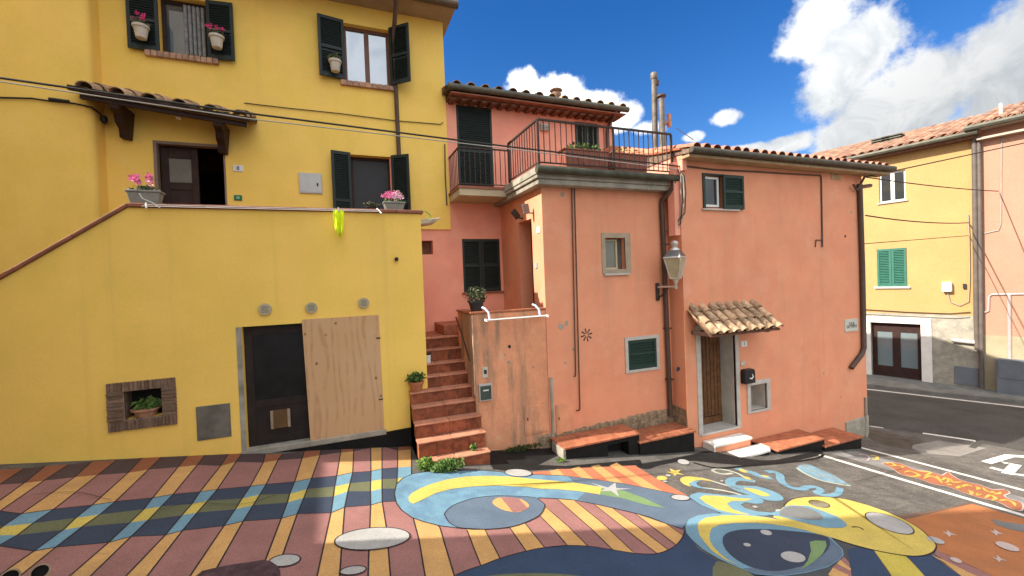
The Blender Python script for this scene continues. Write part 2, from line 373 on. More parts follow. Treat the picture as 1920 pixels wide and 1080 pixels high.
# ---------------------------------------------------------------- setting: ground, road, far pavement
def sheet(xs, ys, zf): 
    v = [(x, y, zf(x, y)) for x in xs for y in ys]; n = len(ys)
    return MB().add(v, [(i*n+k, (i+1)*n+k, (i+1)*n+k+1, i*n+k+1) for i in range(len(xs)-1) for k in range(n-1)])
xs = [-300, -60, -12] + [12+.2*i for i in range(60)] + [30, 60, 300]
ground = sheet(xs, [-300, -30, 0, 4, 8, 30, 300], lambda x, y: gz(max(x, -12))).build('ground', ASPH); ground['kind'] = 'structure'
LAY = .0018
def paint(name, pts, m, layer, smooth=False, parent=None):
    if smooth: pts = catmull(pts, True, 5)
    P = [G(x, y) for x, y in pts]; P = [(p.x, p.y, gz(p.x)+LAY*layer) for p in P]
    me = D.meshes.new(name); me.from_pydata(P, [], [tuple(range(len(P)))]); me.update()
    bm = bmesh.new(); bm.from_mesh(me); bmesh.ops.triangulate(bm, faces=bm.faces, ngon_method='EAR_CLIP')
    for f_ in bm.faces:
        if f_.normal.z < 0: f_.normal_flip()
    bm.to_mesh(me); bm.free()
    return link(name, me, m, parent or ground)
def stroke(name, pts, wd, m, layer, smooth=True, parent=None, taper=False):
    if smooth: pts = catmull(pts, False, 5)
    P = [G(x, y) for x, y in pts]; n = len(P); v = []
    for i in range(n):
        t = P[min(i+1, n-1)]-P[max(i-1, 0)]; t.z = 0; t.normalize(); s = Vector((-t.y, t.x, 0))
        w_ = wd if not isinstance(wd, (list, tuple)) else wd[0]+(wd[1]-wd[0])*i/(n-1)
        if taper: w_ *= .25+.75*sin(pi*min(max(i/(n-1), .0), 1))
        for sg in (1, -1):
            q = P[i]+s*sg*w_/2; v.append((q.x, q.y, gz(q.x)+LAY*layer))
    return MB().add(v, [(2*i, 2*i+1, 2*i+3, 2*i+2) for i in range(n-1)]).build(name, m, parent or ground)
def ellipse(cx, cy, rx, ry, deg, n=28):
    a = radians(deg); return [(cx+rx*cos(t)*cos(a)-ry*sin(t)*sin(a), cy+rx*cos(t)*sin(a)+ry*sin(t)*cos(a)) for t in [2*pi*k/n for k in range(n)]]
def PT(name, c, **k):
    kw = dict(rough=.88, var=.1, scale=2.2, bump=.45, bscale=90, fine=.14, stain=[(tuple(x*.6+.035 for x in c), .55, 1.3, .5, .78, (1, 1.8, 1)), ((.115, .105, .095), .75, 34, .63, .71, V3), ((.10, .09, .08), .6, 5, .64, .74, (1, 2.5, 1)), ((.06, .052, .048), .7, 90, .7, .76, V3)]); kw.update(k)
    return mat(name, c, **kw)
pYEL = PT('paint_ochre', (.56, .315, .115)); pMAU = PT('paint_mauve', (.30, .14, .125)); pYELD = PT('paint_rust', (.27, .095, .045)); pMAUD = PT('paint_dark_plum', (.075, .045, .045))
pLBL = PT('paint_light_blue', (.15, .285, .365)); pNAV = PT('paint_navy', (.038, .052, .085)); pOLV = PT('paint_olive', (.13, .135, .07)); pYLW = PT('paint_yellow', (.57, .435, .10))
pWHT = PT('paint_white', (.39, .38, .36)); pSLT = PT('paint_slate_blue', (.105, .145, .195)); pBLU = PT('paint_deep_blue', (.03, .055, .105)); pGRN = PT('paint_green', (.17, .26, .11))
pBLK = PT('paint_outline', (.03, .02, .022), stain=None); pRED = PT('paint_brick_red', (.50, .155, .08)); pORG = PT('paint_orange', (.40, .15, .055)); pGRY = PT('paint_grey', (.17, .175, .17)); pDSL = PT('paint_dark_slate', (.065, .07, .075))
pSKY = PT('paint_blue_gradient', (.15, .285, .37), col2=(.115, .215, .31))

def A_(p): return (p[0]/4, 820+p[1]/4)
def B_(p): return (440+p[0]/4, 820+p[1]/4)
def C_(p): return (720+p[0]/5.142, 870+p[1]/5.142)
def D_(p): return (1000+p[0]/5.142, 860+p[1]/5.142)
def E_(p): return (1280+p[0]/5.333, 960+p[1]/5.333)
def F_(p): return (1260+p[0]/5.647, 860+p[1]/5.647)
def G_(p): return (1560+p[0]/5.333, 920+p[1]/5.333)
def H_(p): return (1600+p[0]/6, 820+p[1]/6)
def mp(f, pts): return [f(p) for p in pts]
# woven stripes: every boundary as wall base, dark edge, four band crossings, lower end (+ extra bends)
def AB(p): return ('A', p)
bounds = [  # (points) first stripe right of bounds[0] is ochre, then mauve, alternating
 mp(A_, [(-420,270),(-560,395),(-900,640),(-1040,740),(-1130,810),(-1230,890),(-1700,1250)]),
 mp(A_, [(-190,255),(-330,372),(-660,605),(-800,705),(-890,780),(-1000,850),(-1470,1250)]),
 mp(A_, [(-60,245),(-200,365),(-560,620),(-700,715),(-780,780),(-890,860),(-1350,1250)]),
 mp(A_, [(180,235),(0,355),(-340,600),(-470,690),(-570,770),(-680,850),(-1130,1250)]),
 mp(A_, [(340,215),(180,345),(-190,610),(-330,700),(-410,770),(-520,850),(-990,1200)]),
 mp(A_, [(515,205),(330,326),(0,555),(-130,660),(-220,745),(-350,835),(-850,1200)]),
 mp(A_, [(690,183),(560,300),(160,575),(20,670),(-60,735),(-180,815),(-640,1150)]),
 mp(A_, [(875,172),(735,283),(405,540),(250,645),(130,735),(-10,815),(-420,1110)]),
 mp(A_, [(1065,155),(960,268),(690,510),(570,605),(475,695),(255,855),(-40,1060)]),
 mp(A_, [(1215,145),(1115,243),(865,483),(750,580),(620,670),(420,825),(110,1075)]),
 mp(A_, [(1415,128),(1335,225),(1145,455),(1080,540),(975,640),(815,790),(480,1080)]),
 mp(A_, [(1545,124),(1480,208),(1300,428),(1210,520),(1115,620),(985,745),(640,1080)]),
 mp(A_, [(1730,98),(1655,215),(1500,410),(1440,500),(1365,585),(1240,735),(910,1080)]),
 mp(A_, [(1830,105),(1770,185),(1630,392),(1560,475),(1480,565),(1370,700),(1075,1080)]),
 mp(B_, [(228,128),(215,190),(118,368),(55,460),(5,540),(-80,665),(-360,1080)]),
 mp(B_, [(360,125),(325,172),(237,353),(190,430),(140,510),(65,630),(-190,1080)]),
 mp(B_, [(525,100),(505,160),(450,335),(412,425),(395,490),(350,610),(245,885),(170,1080)]),
 mp(B_, [(650,85),(640,135),(578,308),(545,388),(520,455),(470,575),(365,870),(300,1080)]),
 mp(B_, [(797,62),(795,115),(765,290),(750,370),(740,445),(722,568),(610,1080)]),
 mp(B_, [(893,50),(893,105),(885,265),(865,345),(850,405),(825,525),(800,860),(785,1080)]),
 mp(B_, [(1018,32),(1020,80),(1022,255),(1020,330),(1018,405),(1020,510),(1010,760),(1000,1080)]),
 mp(B_, [(1105,20),(1105,68),(1105,237),(1105,315),(1105,385),(1107,485),(1140,690),(1172,1080)]),
 mp(B_, [(1222,2),(1222,100),(1222,228),(1218,310),(1215,385),(1225,480),(1340,610),(1385,780),(1435,1080)]),
 mp(B_, [(1330,5),(1325,90),(1326,218),(1326,290),(1326,385),(1400,520),(1540,680),(1570,780),(1660,1080)]),
]
for i in range(len(bounds)-1):
    a, b = bounds[i], bounds[i+1]; och = i % 2 == 0
    cols = [pYELD, pYEL, pLBL, pYLW, pLBL] if och else [pMAUD, pMAU, pNAV, pOLV, pNAV]
    for r in range(5):
        paint('painted_stripe', [a[r], b[r], b[r+1], a[r+1]], cols[r], 1)
    paint('painted_stripe', [*a[5:]][::-1] + [*b[5:]], pYEL if och else pMAU, 1)
for a in bounds: stroke('painted_line', a, .016, pBLK, 2, smooth=False)
for i in range(2, len(bounds)-2):
    for r in (2, 5): stroke('painted_line', [bounds[i][r], bounds[i+1][r]], .014, pBLK, 2, smooth=False)
# stripe field below and beside the comet, mauve ground with ochre bars
base = mp(B_, [(1326,385),(1400,520),(1540,680),(1570,780),(1660,1080)]) + mp(C_, [(800,1200)]) + mp(D_, [(700,1000),(1320,890),(1400,830),(1460,720),(1440,680),(1280,630),(975,530),(780,485),(590,440),(400,405),(235,392),(50,382)]) + mp(C_, [(1300,300),(700,300)])
paint('painted_field', base, pMAU, 1)
bars = [mp(C_, [(780,590),(960,590),(1120,915),(1210,1130),(1000,1130),(935,985)]), mp(C_, [(1180,570),(1340,540),(1550,810),(1640,900),(1450,950),(1380,855)]),
 mp(D_, [(30,520),(100,440),(340,660),(530,850),(600,900),(370,900),(200,690)]), mp(D_, [(235,392),(400,404),(650,610),(960,900),(980,915),(800,910),(560,680)]),
 mp(D_, [(590,440),(770,483),(1050,690),(1300,880),(1290,895),(1190,920),(1000,770)]), mp(D_, [(980,530),(1280,632),(1450,745),(1380,835)])]
for b in bars: paint('painted_stripe', b, pYEL, 2)
for q in (mp(C_, [(800,640),(935,985)]), mp(C_, [(975,640),(1120,915)]), mp(C_, [(1215,620),(1380,855)]), mp(C_, [(1360,575),(1550,810)]), mp(D_, [(65,555),(200,690),(325,835)]), mp(D_, [(115,465),(340,660),(530,850)]),
          mp(D_, [(235,395),(560,680),(770,885)]), mp(D_, [(400,410),(650,610),(960,900)]), mp(D_, [(590,445),(1000,770),(1190,915)]), mp(D_, [(770,485),(1050,690),(1300,880)]), mp(D_, [(980,530),(1370,830)]), mp(D_, [(1280,630),(1450,745)])):
    stroke('painted_line', q, .013, pBLK, 3, smooth=False)
# upper right field
paint('painted_field', mp(D_, [(-10,128),(20,125),(155,120),(240,100),(360,100),(435,78),(550,75),(640,58),(735,65),(800,40),(935,42),(1200,200),(1490,360),(1300,350),(880,262),(500,205),(0,165)]), pRED, 1)
for b in ([(155,122),(240,100),(310,178),(190,172)], [(365,100),(440,76),(595,212),(480,200)], [(555,75),(635,59),(895,262),(750,236)], [(735,68),(805,40),(1290,345),(1100,305)]):
    paint('painted_stripe', mp(D_, b), pYEL, 2)
# comet: blue body, yellow arc, green tail, star
comet = mp(C_, [(100,290),(120,200),(180,140),(280,98),(400,80),(600,72),(800,66),(1000,68),(1170,85),(1430,105)]) + mp(D_, [(0,155),(300,168),(595,205),(880,245),(1080,285),(1300,330),(1500,375),(1620,455),(1800,525),(1640,560),(1500,600),(1455,660),(1440,684),(1280,630),(1130,570),(975,528),(780,483),(590,440),(400,403),(235,390),(50,380)]) + mp(C_, [(1490,350),(1540,385),(1550,410),(1500,500),(1350,575),(1210,615),(1000,635),(850,635),(700,620),(540,600),(380,560),(270,520),(170,450),(120,380)])
paint('painted_comet', comet, pSKY, 3); stroke('painted_line', comet+comet[:1], .014, pBLK, 4, smooth=False)
paint('painted_comet_shade', mp(D_, [(330,172),(595,207),(880,248),(1080,288),(1300,333),(1500,380),(1620,458),(1790,522),(1640,557),(1500,597),(1452,660),(1440,680),(1280,627),(1130,567),(975,525),(780,480),(590,436),(420,400),(500,330)]), pSLT, 4)
paint('painted_comet_arc', mp(C_, [(235,330),(270,285),(350,240),(450,200),(600,155),(800,125),(1000,118),(1200,125),(1400,145),(1850,185)]) + mp(D_, [(300,225),(450,245),(660,280),(640,350),(450,320),(250,300),(0,290)]) + mp(C_, [(1850,265),(1600,250),(1400,228),(1100,213),(850,222),(650,245),(500,285),(380,345),(280,390),(240,365)]), pYLW, 5)
paint('painted_comet_tail', mp(D_, [(660,280),(880,315),(1080,390),(1270,480),(1100,455),(850,385),(640,350)]), pGRN, 5)
paint('painted_star', mp(D_, [(550,238),(720,285),(790,235),(800,290),(960,296),(800,307),(828,375),(750,317),(650,322),(690,297)]), pWHT, 6)
pod = mp(C_, [(580,490),(620,440),(700,390),(850,340),(1000,318),(1130,312),(1300,318),(1450,330),(1520,370),(1550,410),(1500,500),(1350,575),(1210,615),(1000,635),(850,630),(720,618),(630,570)])
paint('painted_pod', pod, pSLT, 5, True); stroke('painted_line', pod+pod[:1], .013, pBLK, 6)
hole = mp(C_, [(1045,380),(1070,345),(1130,328),(1230,330),(1330,350),(1390,390),(1395,420),(1350,455),(1260,472),(1150,450),(1080,415)])
paint('painted_oval', hole, pYEL, 6, True); paint('painted_stripe', mp(C_, [(1125,330),(1230,330),(1300,342),(1385,432),(1350,455),(1260,472),(1240,468)]), pMAU, 7)
# white drops
for el_ in (ellipse(*C_((1295,92)), 25.5, 7, 3), ellipse(*B_((1032,768)), 71, 20.5, -5), ellipse(*B_((375,932)), 30, 11, -8), ellipse(*B_((888,1007)), 25, 8, -8), ellipse(*D_((1418,382)), 18, 5.2, 5), ellipse(*D_((1448,37)), 11, 4.6, 10),
           ellipse(*F_((1155,567)), 11, 3.8, 10), ellipse(*F_((1560,487)), 20, 6, 12), ellipse(*F_((528,242)), 3, 1.3, 10), ellipse(*F_((880,517)), 5, 1.8, 10), ellipse(*D_((1300,168)), 5, 2, 5), ellipse(*D_((1270,226)), 4, 1.6, 5)):
    paint('painted_drop', el_, pWHT, 7)
    if abs(el_[0][0]-el_[14][0]) > 30: stroke('painted_line', el_+el_[:1], .013, pBLK, 8, smooth=False)
paint('painted_drop', ellipse(*D_((1240,190)), 10, 4, 3), pYLW, 3)
paint('painted_star', mp(D_, [(1275,130),(1330,128),(1315,95),(1365,118),(1420,108),(1400,138),(1460,162),(1385,150),(1365,172),(1345,148)]), pYLW, 3)
# deep blue blob in front
blob = mp(C_, [(640,1140),(690,1078),(800,1030),(950,980),(1120,915),(1350,850),(1550,810),(1770,790)]) + mp(D_, [(130,860),(330,842),(540,850),(770,885),(960,915),(1100,925),(1200,918),(1300,885),(1380,835),(1440,760),(1462,690),(1480,720),(1600,880),(1850,1030),(2500,1200),(2200,1300),(0,1300)])
paint('painted_blob', blob, pBLU, 3); stroke('painted_line', blob[1:19], .014, pBLK, 4)
paint('painted_oval', ellipse(1000, 1092, 120, 16, 0), pOLV, 4); paint('painted_oval', mp(E_, [(300,560),(340,500),(430,510),(640,590),(760,680),(300,700)]), pOLV, 4)
# eye on the right
paint('painted_slate_ground', mp(E_, [(900,200),(1493,267)]) + mp(G_, [(250,560),(500,620),(750,660),(900,660),(1000,650),(1120,720),(1300,860),(1500,1000),(0,1000)]) + mp(E_, [(1000,700),(700,640)]), pDSL, 3)
paint('painted_eye', mp(E_, [(25,150),(60,80),(150,40),(300,20),(500,20),(700,35),(940,75),(1250,150),(1460,240),(1600,380),(1610,440),(1560,490),(1450,560),(1250,612),(1000,650),(740,632),(560,562),(350,470),(200,380),(100,290),(40,220)]), pLBL, 5)
paint('painted_eye_shade', mp(E_, [(1000,300),(1450,250),(1590,380),(1600,440),(1550,490),(1440,556),(1240,606),(1000,642),(740,626),(600,572),(800,560)]), pSLT, 6)
paint('painted_eye_arc', mp(E_, [(150,160),(160,110),(230,65),(400,40),(600,38),(800,55),(1000,90),(1250,150),(1460,235),(1440,255),(1250,195),(1100,160),(900,130),(700,115),(500,118),(370,135),(290,170),(272,220),(270,290),(310,360),(380,430),(460,490),(580,545),(420,482),(300,402),(220,312),(170,240)]), pYLW, 6)
paint('painted_pupil', mp(E_, [(400,290),(430,230),(520,195),(660,180),(850,180),(1050,195),(1250,215),(1400,240),(1460,275),(1470,350),(1400,440),(1250,530),(1100,575),(950,600),(800,590),(650,545),(520,470),(430,380)]), pNAV, 7, True)
paint('painted_iris', mp(E_, [(1270,310),(1330,295),(1430,300),(1440,350),(1400,430),(1300,520),(1180,590),(1250,500),(1285,400)]), pGRN, 8)
for el_ in (ellipse(*E_((835,215)), 11, 4.5, 14), ellipse(*E_((645,338)), 7.2, 3, 12), ellipse(*E_((1105,460)), 23.5, 9.6, 10)): paint('painted_drop', el_, pWHT, 8)
body = mp(F_, [(1180,520),(1220,470),(1300,430),(1450,410),(1600,410),(1750,425)]) + mp(G_, [(0,75),(150,95),(350,150),(550,220),(750,310),(880,390),(970,470),(1030,530),(1042,580),(1000,630),(900,660),(750,660),(500,620),(250,560),(0,482)]) + mp(E_, [(1440,250),(1250,170),(1000,95),(900,60)])
paint('painted_body', body, pYLW, 7); stroke('painted_line', body[:21], .015, pBLK, 8)
hook = mp(F_, [(1150,560),(1190,520),(1250,505),(1440,510),(1600,565),(1740,620),(1840,690),(1855,720),(1800,745),(1620,742),(1400,690),(1150,622),(1000,604),(1080,575)])
paint('painted_hook', hook, pLBL, 9)
paint('painted_oval', mp(F_, [(1140,605),(1180,540),(1300,515),(1430,530),(1560,590),(1600,640),(1560,660),(1400,655),(1250,635)]), pGRY, 10, True)
el_ = ellipse(*G_((577,337)), 48.5, 13.5, 20); paint('painted_drop', el_, pWHT, 9); stroke('painted_line', el_+el_[:1], .014, pBLK, 10, smooth=False)
stroke('painted_smile', mp(G_, [(200,375),(250,372),(290,385),(315,400)]), .022, pBLK, 9)
# legs, orange ground and its marks
paint('painted_orange_ground', mp(G_, [(690,300),(1400,132),(1960,292),(2500,450),(2500,1100),(1640,870),(1040,590),(970,470),(880,390)]), pORG, 2)
paint('painted_brown_edge', mp(G_, [(640,248),(1000,205),(1385,118),(1400,132),(690,302)]), mat('paint_brown', (.16, .10, .07), .9, .2, 2, .4, 90), 3)
paint('painted_leg', mp(G_, [(150,600),(250,570),(420,606),(560,830),(700,960),(230,960),(180,720)]), pBLU, 4)
paint('painted_leg', mp(G_, [(420,604),(740,664),(840,760),(1010,960),(660,960),(560,800)]), PT('paint_mustard', (.50, .40, .07)), 5)
paint('painted_leg', mp(G_, [(745,664),(900,662),(1000,650),(1120,740),(1350,900),(980,920)]), pBLU, 5)
paint('painted_stripe', mp(G_, [(1040,590),(1300,720),(1640,870),(1480,870),(1100,690),(1025,635)]), pMAU, 3)
paint('painted_stripe', mp(G_, [(1005,650),(1100,690),(1350,810),(1480,870),(1290,870),(1060,720)]), pYEL, 3)
paint('painted_field', mp(G_, [(-60,960),(0,780),(120,668),(170,720),(215,960)]), pMAU, 5)
for b in ([(-40,850),(10,780),(160,850),(200,960)], [(50,740),(80,700),(190,790),(185,810)]): paint('painted_stripe', mp(G_, b), pYEL, 6)
for el_ in (ellipse(*G_((1035,505)), 18, 5, 17), ellipse(*G_((1755,567)), 24, 6, 18), ellipse(*G_((1240,705)), 12, 4, 20)): paint('painted_drop', el_, pWHT if el_[0][0] > 1700 and el_[0][0] < 1790 else PT('paint_dull_pink', (.50, .40, .36)), 8)
PSTAR = PT('paint_dull_pink', (.50, .40, .36))
for cx, cy in ((1170,437),(1640,425),(1670,692)): paint('painted_star', mp(G_, [(cx-70,cy-25),(cx-15,cy-12),(cx-25,cy-45),(cx+20,cy-8),(cx+85,cy+15),(cx+20,cy+8),(cx+5,cy+30),(cx-20,cy+5)]), PSTAR, 4)
paint('painted_comet', mp(G_, [(1590,290),(1700,312),(1960,350),(2000,430),(1800,395),(1650,350)]), pGRY, 4)
# ribbons on the bare asphalt
R = lambda pts, w_, m, l=2, **k: stroke('painted_ribbon', mp(F_, pts), w_, m, l, **k)
pPAL = PT('paint_pale', (.45, .46, .36))
R([(1000,140),(1080,142),(1140,172),(1150,222),(1190,270),(1280,312),(1380,322),(1430,302),(1520,302),(1575,335),(1530,362),(1600,388),(1700,388),(1760,362),(1780,310)], [.14, .10], pLBL)
R([(690,100),(760,130),(850,150),(920,182),(1000,198),(1050,203)], .17, pLBL); R([(735,112),(770,150)], .14, pYLW, 3, taper=True); R([(940,180),(1025,198)], .10, pYLW, 3, taper=True)
R([(640,155),(560,165),(480,152),(430,125),(480,110),(600,128),(700,160),(760,195),(830,225),(880,242)], .055, pPAL); R([(760,190),(830,225)], .12, pYLW, 3, taper=True)
R([(870,240),(740,218),(650,222),(615,262),(670,315),(800,362),(900,392),(1000,405)], .16, pLBL)
paint('painted_swirl', mp(F_, [(640,285),(760,290),(900,297),(1050,340),(1150,390),(1182,430),(1130,450),(1000,442),(880,395),(760,340)]), pLBL, 3, True)
paint('painted_swirl', mp(F_, [(760,312),(900,332),(1022,380),(1025,400),(960,400),(850,362)]), pYLW, 4, True)
paint('painted_swirl', mp(F_, [(85,230),(110,200),(180,191),(300,205),(430,240),(300,230),(220,244),(180,270),(200,297),(130,275)]), pYLW, 3, True)
paint('painted_swirl', mp(F_, [(180,270),(220,246),(310,233),(262,260),(272,285),(330,310),(450,332),(340,322),(230,300)]), pLBL, 4, True)
R([(300,205),(430,240),(560,280),(700,320),(800,350)], .05, pPAL); R([(330,312),(500,332),(650,362),(780,402)], .05, pPAL)
paint('painted_swirl', mp(F_, [(175,420),(200,382),(280,360),(400,372),(600,392),(700,385),(800,388),(900,405),(975,445),(960,478),(880,482),(780,465),(728,490),(780,530),(900,562),(1100,578),(1105,608),(900,606),(700,600),(520,576),(350,512),(220,462)]), pLBL, 3)
paint('painted_swirl', mp(F_, [(290,420),(340,393),(500,398),(700,420),(850,430),(780,452),(640,450),(580,480),(640,540),(760,580),(840,602),(640,582),(480,542),(350,470)]), pYLW, 4)
paint('painted_moon', mp(F_, [(1320,100),(1360,70),(1450,65),(1560,110),(1700,170),(1800,230),(1840,260),(1760,270),(1600,240),(1450,180),(1350,130)]), mat('paint_worn_blue', (.16, .30, .38), .9, .2, 6, .4, 90, col2=(.22, .25, .25), fine=.3), 2, True)
R([(1322,100),(1400,155),(1560,228),(1740,268),(1890,290)], .04, pPAL, 3); R([(1840,262),(1890,290)], .05, pLBL, 2)
# parking lines, lettering area, road
stroke('painted_parking_line', [(1537,853),(1700,902),(1920,967),(2100,1020)], .15, ROADW, 3, smooth=False)
stroke('painted_parking_line', [(1608,838),(1700,862),(1920,920),(2100,967)], .15, ROADW, 3, smooth=False)
paint('painted_grey_panel', [(1560,851),(1605,846),(1700,872),(1920,933),(2050,968),(2050,990),(1920,950),(1720,896)], mat('paint_worn_grey', (.21, .205, .195), .9, .2, 3, .4, 90), 1)
gra = mp(H_, [(320,300),(370,285),(480,290),(560,310),(700,370),(830,385),(930,410),(1000,430),(1060,395),(1110,430),(1200,480),(1330,520),(1430,540),(1560,590),(1700,590),(1760,630),(1700,660),(1760,700),(1850,720),(1910,760),(1890,830),(1780,810),(1620,730),(1400,680),(1200,610),(1060,560),(900,530),(760,480),(560,430),(500,400),(430,350)])
paint('painted_lettering_ground', gra, PT('paint_flame', (.33, .115, .055)), 4); stroke('painted_line', gra+gra[:1], .02, PSTAR, 5)
for q in ([(370,300),(420,290),(470,320),(400,325)], [(480,320),(560,330),(540,345)], [(570,400),(640,385),(740,430),(660,445),(580,425)], [(700,380),(780,390),(870,400),(800,440)], [(790,470),(860,440),(950,470),(1000,520)], [(940,440),(960,470),(1000,480)], [(1000,490),(1040,460),(1080,490),(1040,515)],
          [(1090,470),(1120,510),(1220,505)], [(1060,540),(1100,535)], [(1200,570),(1280,540),(1340,560)], [(1290,600),(1330,620),(1320,650)], [(1370,560),(1410,570),(1390,595)], [(1460,570),(1500,610),(1620,640),(1660,620)], [(1390,660),(1430,635),(1380,650)], [(1480,690),(1540,655),(1600,690),(1560,715)], [(1640,720),(1720,710),(1800,740),(1820,780)], [(1220,550),(1160,580)], [(1560,610),(1600,650)]):
    stroke('painted_letter', mp(H_, q), .06, PT('paint_amber', (.56, .36, .07)), 6, taper=True)
stroke('painted_letter', mp(H_, [(60,200),(130,195),(180,230),(150,265),(90,250)]), .03, PSTAR, 4); stroke('painted_letter', mp(H_, [(200,210),(260,215),(265,250),(210,250)]), .06, pYLW, 4)
# lane
road = paint('road', [(1560,735),(1626,732),(1920,766),(2300,815),(2300,905),(1920,846),(1830,829),(1730,813),(1628,799),(1560,792)], ROADM, 2)
for p in road.data.vertices: pass
def quadmark(a, b, w_, name='road_marking'): return stroke(name, [a, b], w_, ROADW, 4, smooth=False)
quadmark((1600,727), (1920,764), .13); quadmark((1920,764), (2250,803), .13); quadmark((1628,798.5), (1656,802.5), .12); quadmark((1730,812.5), (1829,827), .12)
for q in ([(1849,868),(1893,855),(1925,857),(1950,862)], [(1857,877),(1880,883)], [(1880,868),(1905,871),(1888,889),(1930,893)]): stroke('road_letter', q, .17, ROADW, 4, smooth=False)
paint('manhole_cover', [(1888,812),(1905,808),(1930,812),(1930,824),(1895,821)], mat('rusty_cover', (.16, .09, .05), .9, .2, 6, .3), 5)
stroke('road_seam', [(1822,840),(1850,822),(1880,805)], .12, ROADM, 3)
for q in ([(1420,905),(1500,915),(1570,925),(1660,930),(1740,945)], [(1600,905),(1650,893),(1690,880)], [(300,960),(360,945),(450,948),(520,930)], [(60,930),(140,925),(210,940)], [(1640,815),(1700,835),(1790,850)]):
    rg = random.Random(int(q[0][0])); pts = catmull(q, False, 4); stroke('crack', [(x+rg.uniform(-2, 2), y+rg.uniform(-1, 1)) for x, y in pts], .008, TAR, 12, smooth=False)
paint('asphalt_patch', [(1700,836),(1760,826),(1850,840),(1800,856),(1730,850)], ASPHP, 1)
# tarry strip along the house bases
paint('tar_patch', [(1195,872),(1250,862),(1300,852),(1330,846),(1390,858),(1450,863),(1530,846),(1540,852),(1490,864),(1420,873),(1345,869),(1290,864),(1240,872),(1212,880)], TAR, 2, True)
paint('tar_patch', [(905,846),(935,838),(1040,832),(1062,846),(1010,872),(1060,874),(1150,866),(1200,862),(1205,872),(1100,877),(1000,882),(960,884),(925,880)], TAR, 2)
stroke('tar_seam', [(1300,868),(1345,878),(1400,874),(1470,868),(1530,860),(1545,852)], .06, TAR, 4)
paint('shadow_patch', [(1628,806),(1660,812),(1730,830),(1700,842),(1640,828)], mat('shaded_asphalt', (.075, .06, .045), .8, .3, 3, .5, 80), 1, True)  # dark patch paints the corner house's cast shadow onto the ground

# ================================================================ houses
YA, YB, YC = 7.9, 9.66, 9.70          # terrace front, yellow rear wall, rose rear wall
YP, YR = 7.45, 7.04                   # middle block front, right house front
XP, XR0, XR1 = 3.65, 6.65, 12.67
def closed(x0, x1, y0, y1, z0, z1, front=False):
    """side, back and top faces of a house body (front left out, it carries the openings)"""
    f = [(0,3,2,1),(4,5,6,7),(1,2,6,5),(2,3,7,6),(3,0,4,7)]
    return MB().add([(x0,y0,z0),(x1,y0,z0),(x1,y1,z0),(x0,y1,z0),(x0,y0,z1),(x1,y0,z1),(x1,y1,z1),(x0,y1,z1)], f)

# ---------------------------------------------------------------- yellow house
yh = thing('yellow_house', 'tall yellow house with dark green shutters above the terrace', 'house', (0, YB, 3.4))
XL, XRt, ZT = -3.70, 2.41, 8.67
hTL = hr(297, -45, 389, 104, YB, .22); hTR = hr(645, 50, 731, 157, YB, .2); hLO = hr(658, 292, 736, 410, YB, .25); hDO = hr(290, 268, 424, 400, YB, .3)
hDO = (hDO[0], hDO[1], 3.42, hDO[3], .3); hLO = (hLO[0], hLO[1], 3.6, hLO[3], .25); hTL = (hTL[0], hTL[1], hTL[2], min(hTL[3], ZT-.45), .22)
yzb = onY(815, 430, YB).z
mb = closed(XL-.2, XRt, YB, YB+6, yzb, ZT); wallY(mb, YB, XL-.2, 1.5, 3.2, ZT, [hTL, hTR, hLO, hDO]); wallY(mb, YB, 1.5, XRt, yzb, ZT, []); mb.build('wall', YEL, yh)
mb = MB(); n = 8   # projecting left bay with a softly rounded corner
pr = [(-16, 9.27)] + [(XL-.12+.12*sin(a*pi/2/n), 9.27+.12-.12*cos(a*pi/2/n)) for a in range(n+1)] + [(XL+.01, YB+.3), (-16, YB+.3)]
mb.prism([(x, y, -.5) for x, y in pr], (0, 0, ZT+.5)); mb.build('bay_wall', YEL, yh, smooth=True)
# eaves
mb = MB().box(XL-12, XRt+.16, YB-.55, YB+6, ZT, ZT+.10); mb.build('soffit', mat('eave_render', (.36, .27, .17), .9, .12, 3, .2), yh)
mb = MB(); mb.prism([(XL-12, YB-.55, ZT+.1), (XL-12, YB+6, ZT+.1), (XL-12, YB+3, ZT+1.3)], (XRt+.16-XL+12, 0, 0)); mb.build('roof', ROOF, yh)
MB().tube([(XL-12, YB-.60, ZT+.06), (XRt+.2, YB-.60, ZT+.06)], .085, 10).build('gutter', GUTY, yh, smooth=True)
gx = onY(741, 100, YB-.08).x
MB().tube([(gx, YB-.58, ZT+.0), (gx, YB-.5, ZT-.12), (gx-.02, YB-.12, ZT-.5), (gx-.02, YB-.07, ZT-.7), (gx, YB-.07, 3.4)], .045, 10).build('downpipe', BRN, yh, smooth=True)
# top-left window
def curtained(h, m, fr, nm='window', n=2):
    return window(yh, h[0], h[1], h[2], h[3], YB+h[4]-.07, fr, m, n, .06, nm)
wtl = curtained(hTL, GLS, WOODD)
for i in range(5):
    u = hTL[0]+(hTL[1]-hTL[0])*(.5+.09*i); sub(MB().tube([(u, YB+.12, hTL[2]+.08), (u, YB+.12, hTL[3]-.08)], .03, 6), 'curtain', CURT, wtl)
sub(BOX(hTL[0]+.12, hTL[0]+.42, YB+.14, YB+.146, hTL[2]+.07, hTL[3]-.2), 'pane', GLSR, wtl)
wtr = curtained(hTR, GLSR, WFR)
wlo = curtained(hLO, mat('lower_glass', (.045, .045, .05), .3, .05, 3, spec=.12), WOODD, n=1)
def sw(px): return onY(px, 100, YB-.05).x
shutter(yh, hTL[0]+.01, YB-.045, hTL[2]-.02, hTL[3], hTL[0]-sw(240)*1+.0, .06, GRN, -1)
shutter(yh, hTL[1]-.01, YB-.045, hTL[2]-.02, hTL[3], .44, .1, GRN, 1)
